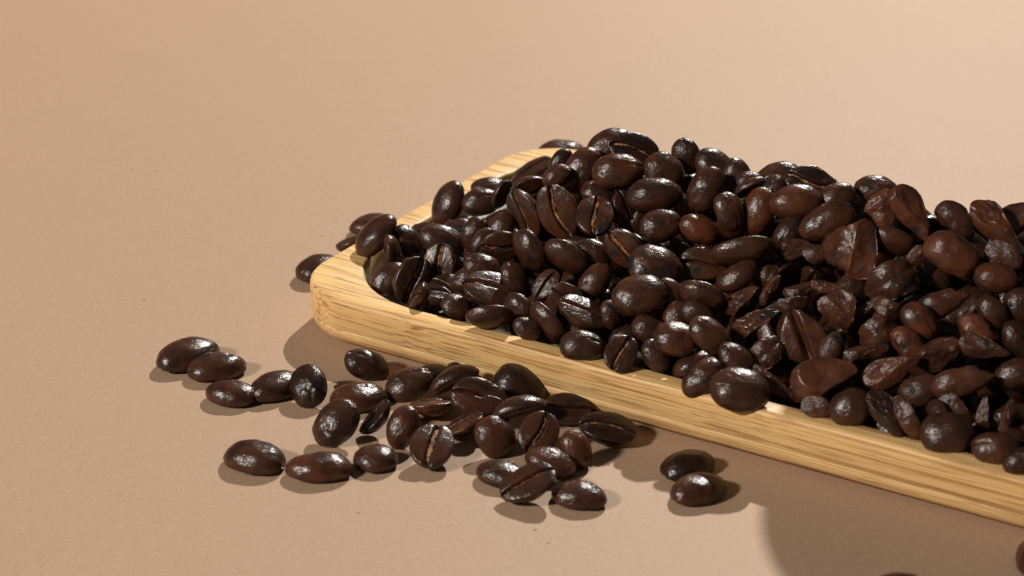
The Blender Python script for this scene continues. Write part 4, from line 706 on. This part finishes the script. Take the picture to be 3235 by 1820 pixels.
(94.1,-49.9,22.7,2.87,-0.75,-0.59,0.92),(31.5,-45.8,10.6,-2.58,0.12,2.18,0.92),(72.2,-67.7,11.4,-0.26,-0.09,1.08,0.92),(56.4,-53.6,10,2.42,-0.66,-2.61,0.92),(84.2,-87.8,10.3,-2.6,-1.08,-2.43,0.92),
(-10.5,4.5,9.7,-2.4,0.6,1.31,0.92),(-6.7,-3.2,7.3,0.42,0.28,-1.16,0.92),(88.6,-62.6,15.6,-2.56,-0.35,0.3,0.92),(89,-56.1,20.5,-0.86,0.55,-2.23,0.92),(8.2,-12.8,11.6,0.75,-0.22,2.28,0.92),
(29.5,-9.4,21.4,-1.74,-0.96,-0.95,0.92),(15.7,-25.6,8,-0.86,0.13,-3.01,0.92),(-19.7,-15.7,9.1,-2.36,0.24,-1.18,0.92),(70.3,-54.7,11.4,-1.52,0.45,-1.44,0.92),(59,-27,24.2,0.85,-1.11,1.25,0.92),
(-16.4,-9.8,8.2,-0.81,-0.44,-0.31,0.92),(23.4,-20,13.3,2.25,-0.2,1.26,0.92),(26.7,-26.9,15,2.31,-0.55,-2.38,0.92),(6.2,-22.9,7.6,-0.72,0.03,1.11,0.92),
]
V0, F0, _ = bean_geo(9, NI=12, NJ=20, lump=.2)
V0 = np.array([tuple(v) for v in V0]); VV = []; FF = []
for k, tr in enumerate(BED):
    R = np.array(Euler(tr[3:6]).to_matrix()); VV.append(V0 @ R.T * tr[6] + np.array(tr[:3]) * .001)
    FF += [tuple(q + k * len(V0) for q in f) for f in F0]
bed = obj('bean_bed', mesh('bean_bed', np.concatenate(VV), FF, M_BEAN))
tag(bed, 'mass of roasted beans filling the tray under the heap', 'beans', kind='stuff')

# ------------------------------------------------------------------ unseen shade paddle on a stand, added to throw the broad shadow
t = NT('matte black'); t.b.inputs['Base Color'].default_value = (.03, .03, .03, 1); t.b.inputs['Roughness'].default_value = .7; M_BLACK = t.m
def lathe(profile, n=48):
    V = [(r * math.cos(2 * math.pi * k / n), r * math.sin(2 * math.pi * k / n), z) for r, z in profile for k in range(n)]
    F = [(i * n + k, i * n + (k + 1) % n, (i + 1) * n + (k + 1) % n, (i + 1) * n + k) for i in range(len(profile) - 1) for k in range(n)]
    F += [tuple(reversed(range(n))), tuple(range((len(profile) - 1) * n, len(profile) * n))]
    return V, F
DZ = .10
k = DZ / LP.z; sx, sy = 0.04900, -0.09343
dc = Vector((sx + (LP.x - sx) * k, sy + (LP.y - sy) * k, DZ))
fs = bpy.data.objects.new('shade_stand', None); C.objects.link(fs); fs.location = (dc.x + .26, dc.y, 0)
tag(fs, 'added black shade paddle with a rounded end on a slim stand right of the tray', 'shade stand')
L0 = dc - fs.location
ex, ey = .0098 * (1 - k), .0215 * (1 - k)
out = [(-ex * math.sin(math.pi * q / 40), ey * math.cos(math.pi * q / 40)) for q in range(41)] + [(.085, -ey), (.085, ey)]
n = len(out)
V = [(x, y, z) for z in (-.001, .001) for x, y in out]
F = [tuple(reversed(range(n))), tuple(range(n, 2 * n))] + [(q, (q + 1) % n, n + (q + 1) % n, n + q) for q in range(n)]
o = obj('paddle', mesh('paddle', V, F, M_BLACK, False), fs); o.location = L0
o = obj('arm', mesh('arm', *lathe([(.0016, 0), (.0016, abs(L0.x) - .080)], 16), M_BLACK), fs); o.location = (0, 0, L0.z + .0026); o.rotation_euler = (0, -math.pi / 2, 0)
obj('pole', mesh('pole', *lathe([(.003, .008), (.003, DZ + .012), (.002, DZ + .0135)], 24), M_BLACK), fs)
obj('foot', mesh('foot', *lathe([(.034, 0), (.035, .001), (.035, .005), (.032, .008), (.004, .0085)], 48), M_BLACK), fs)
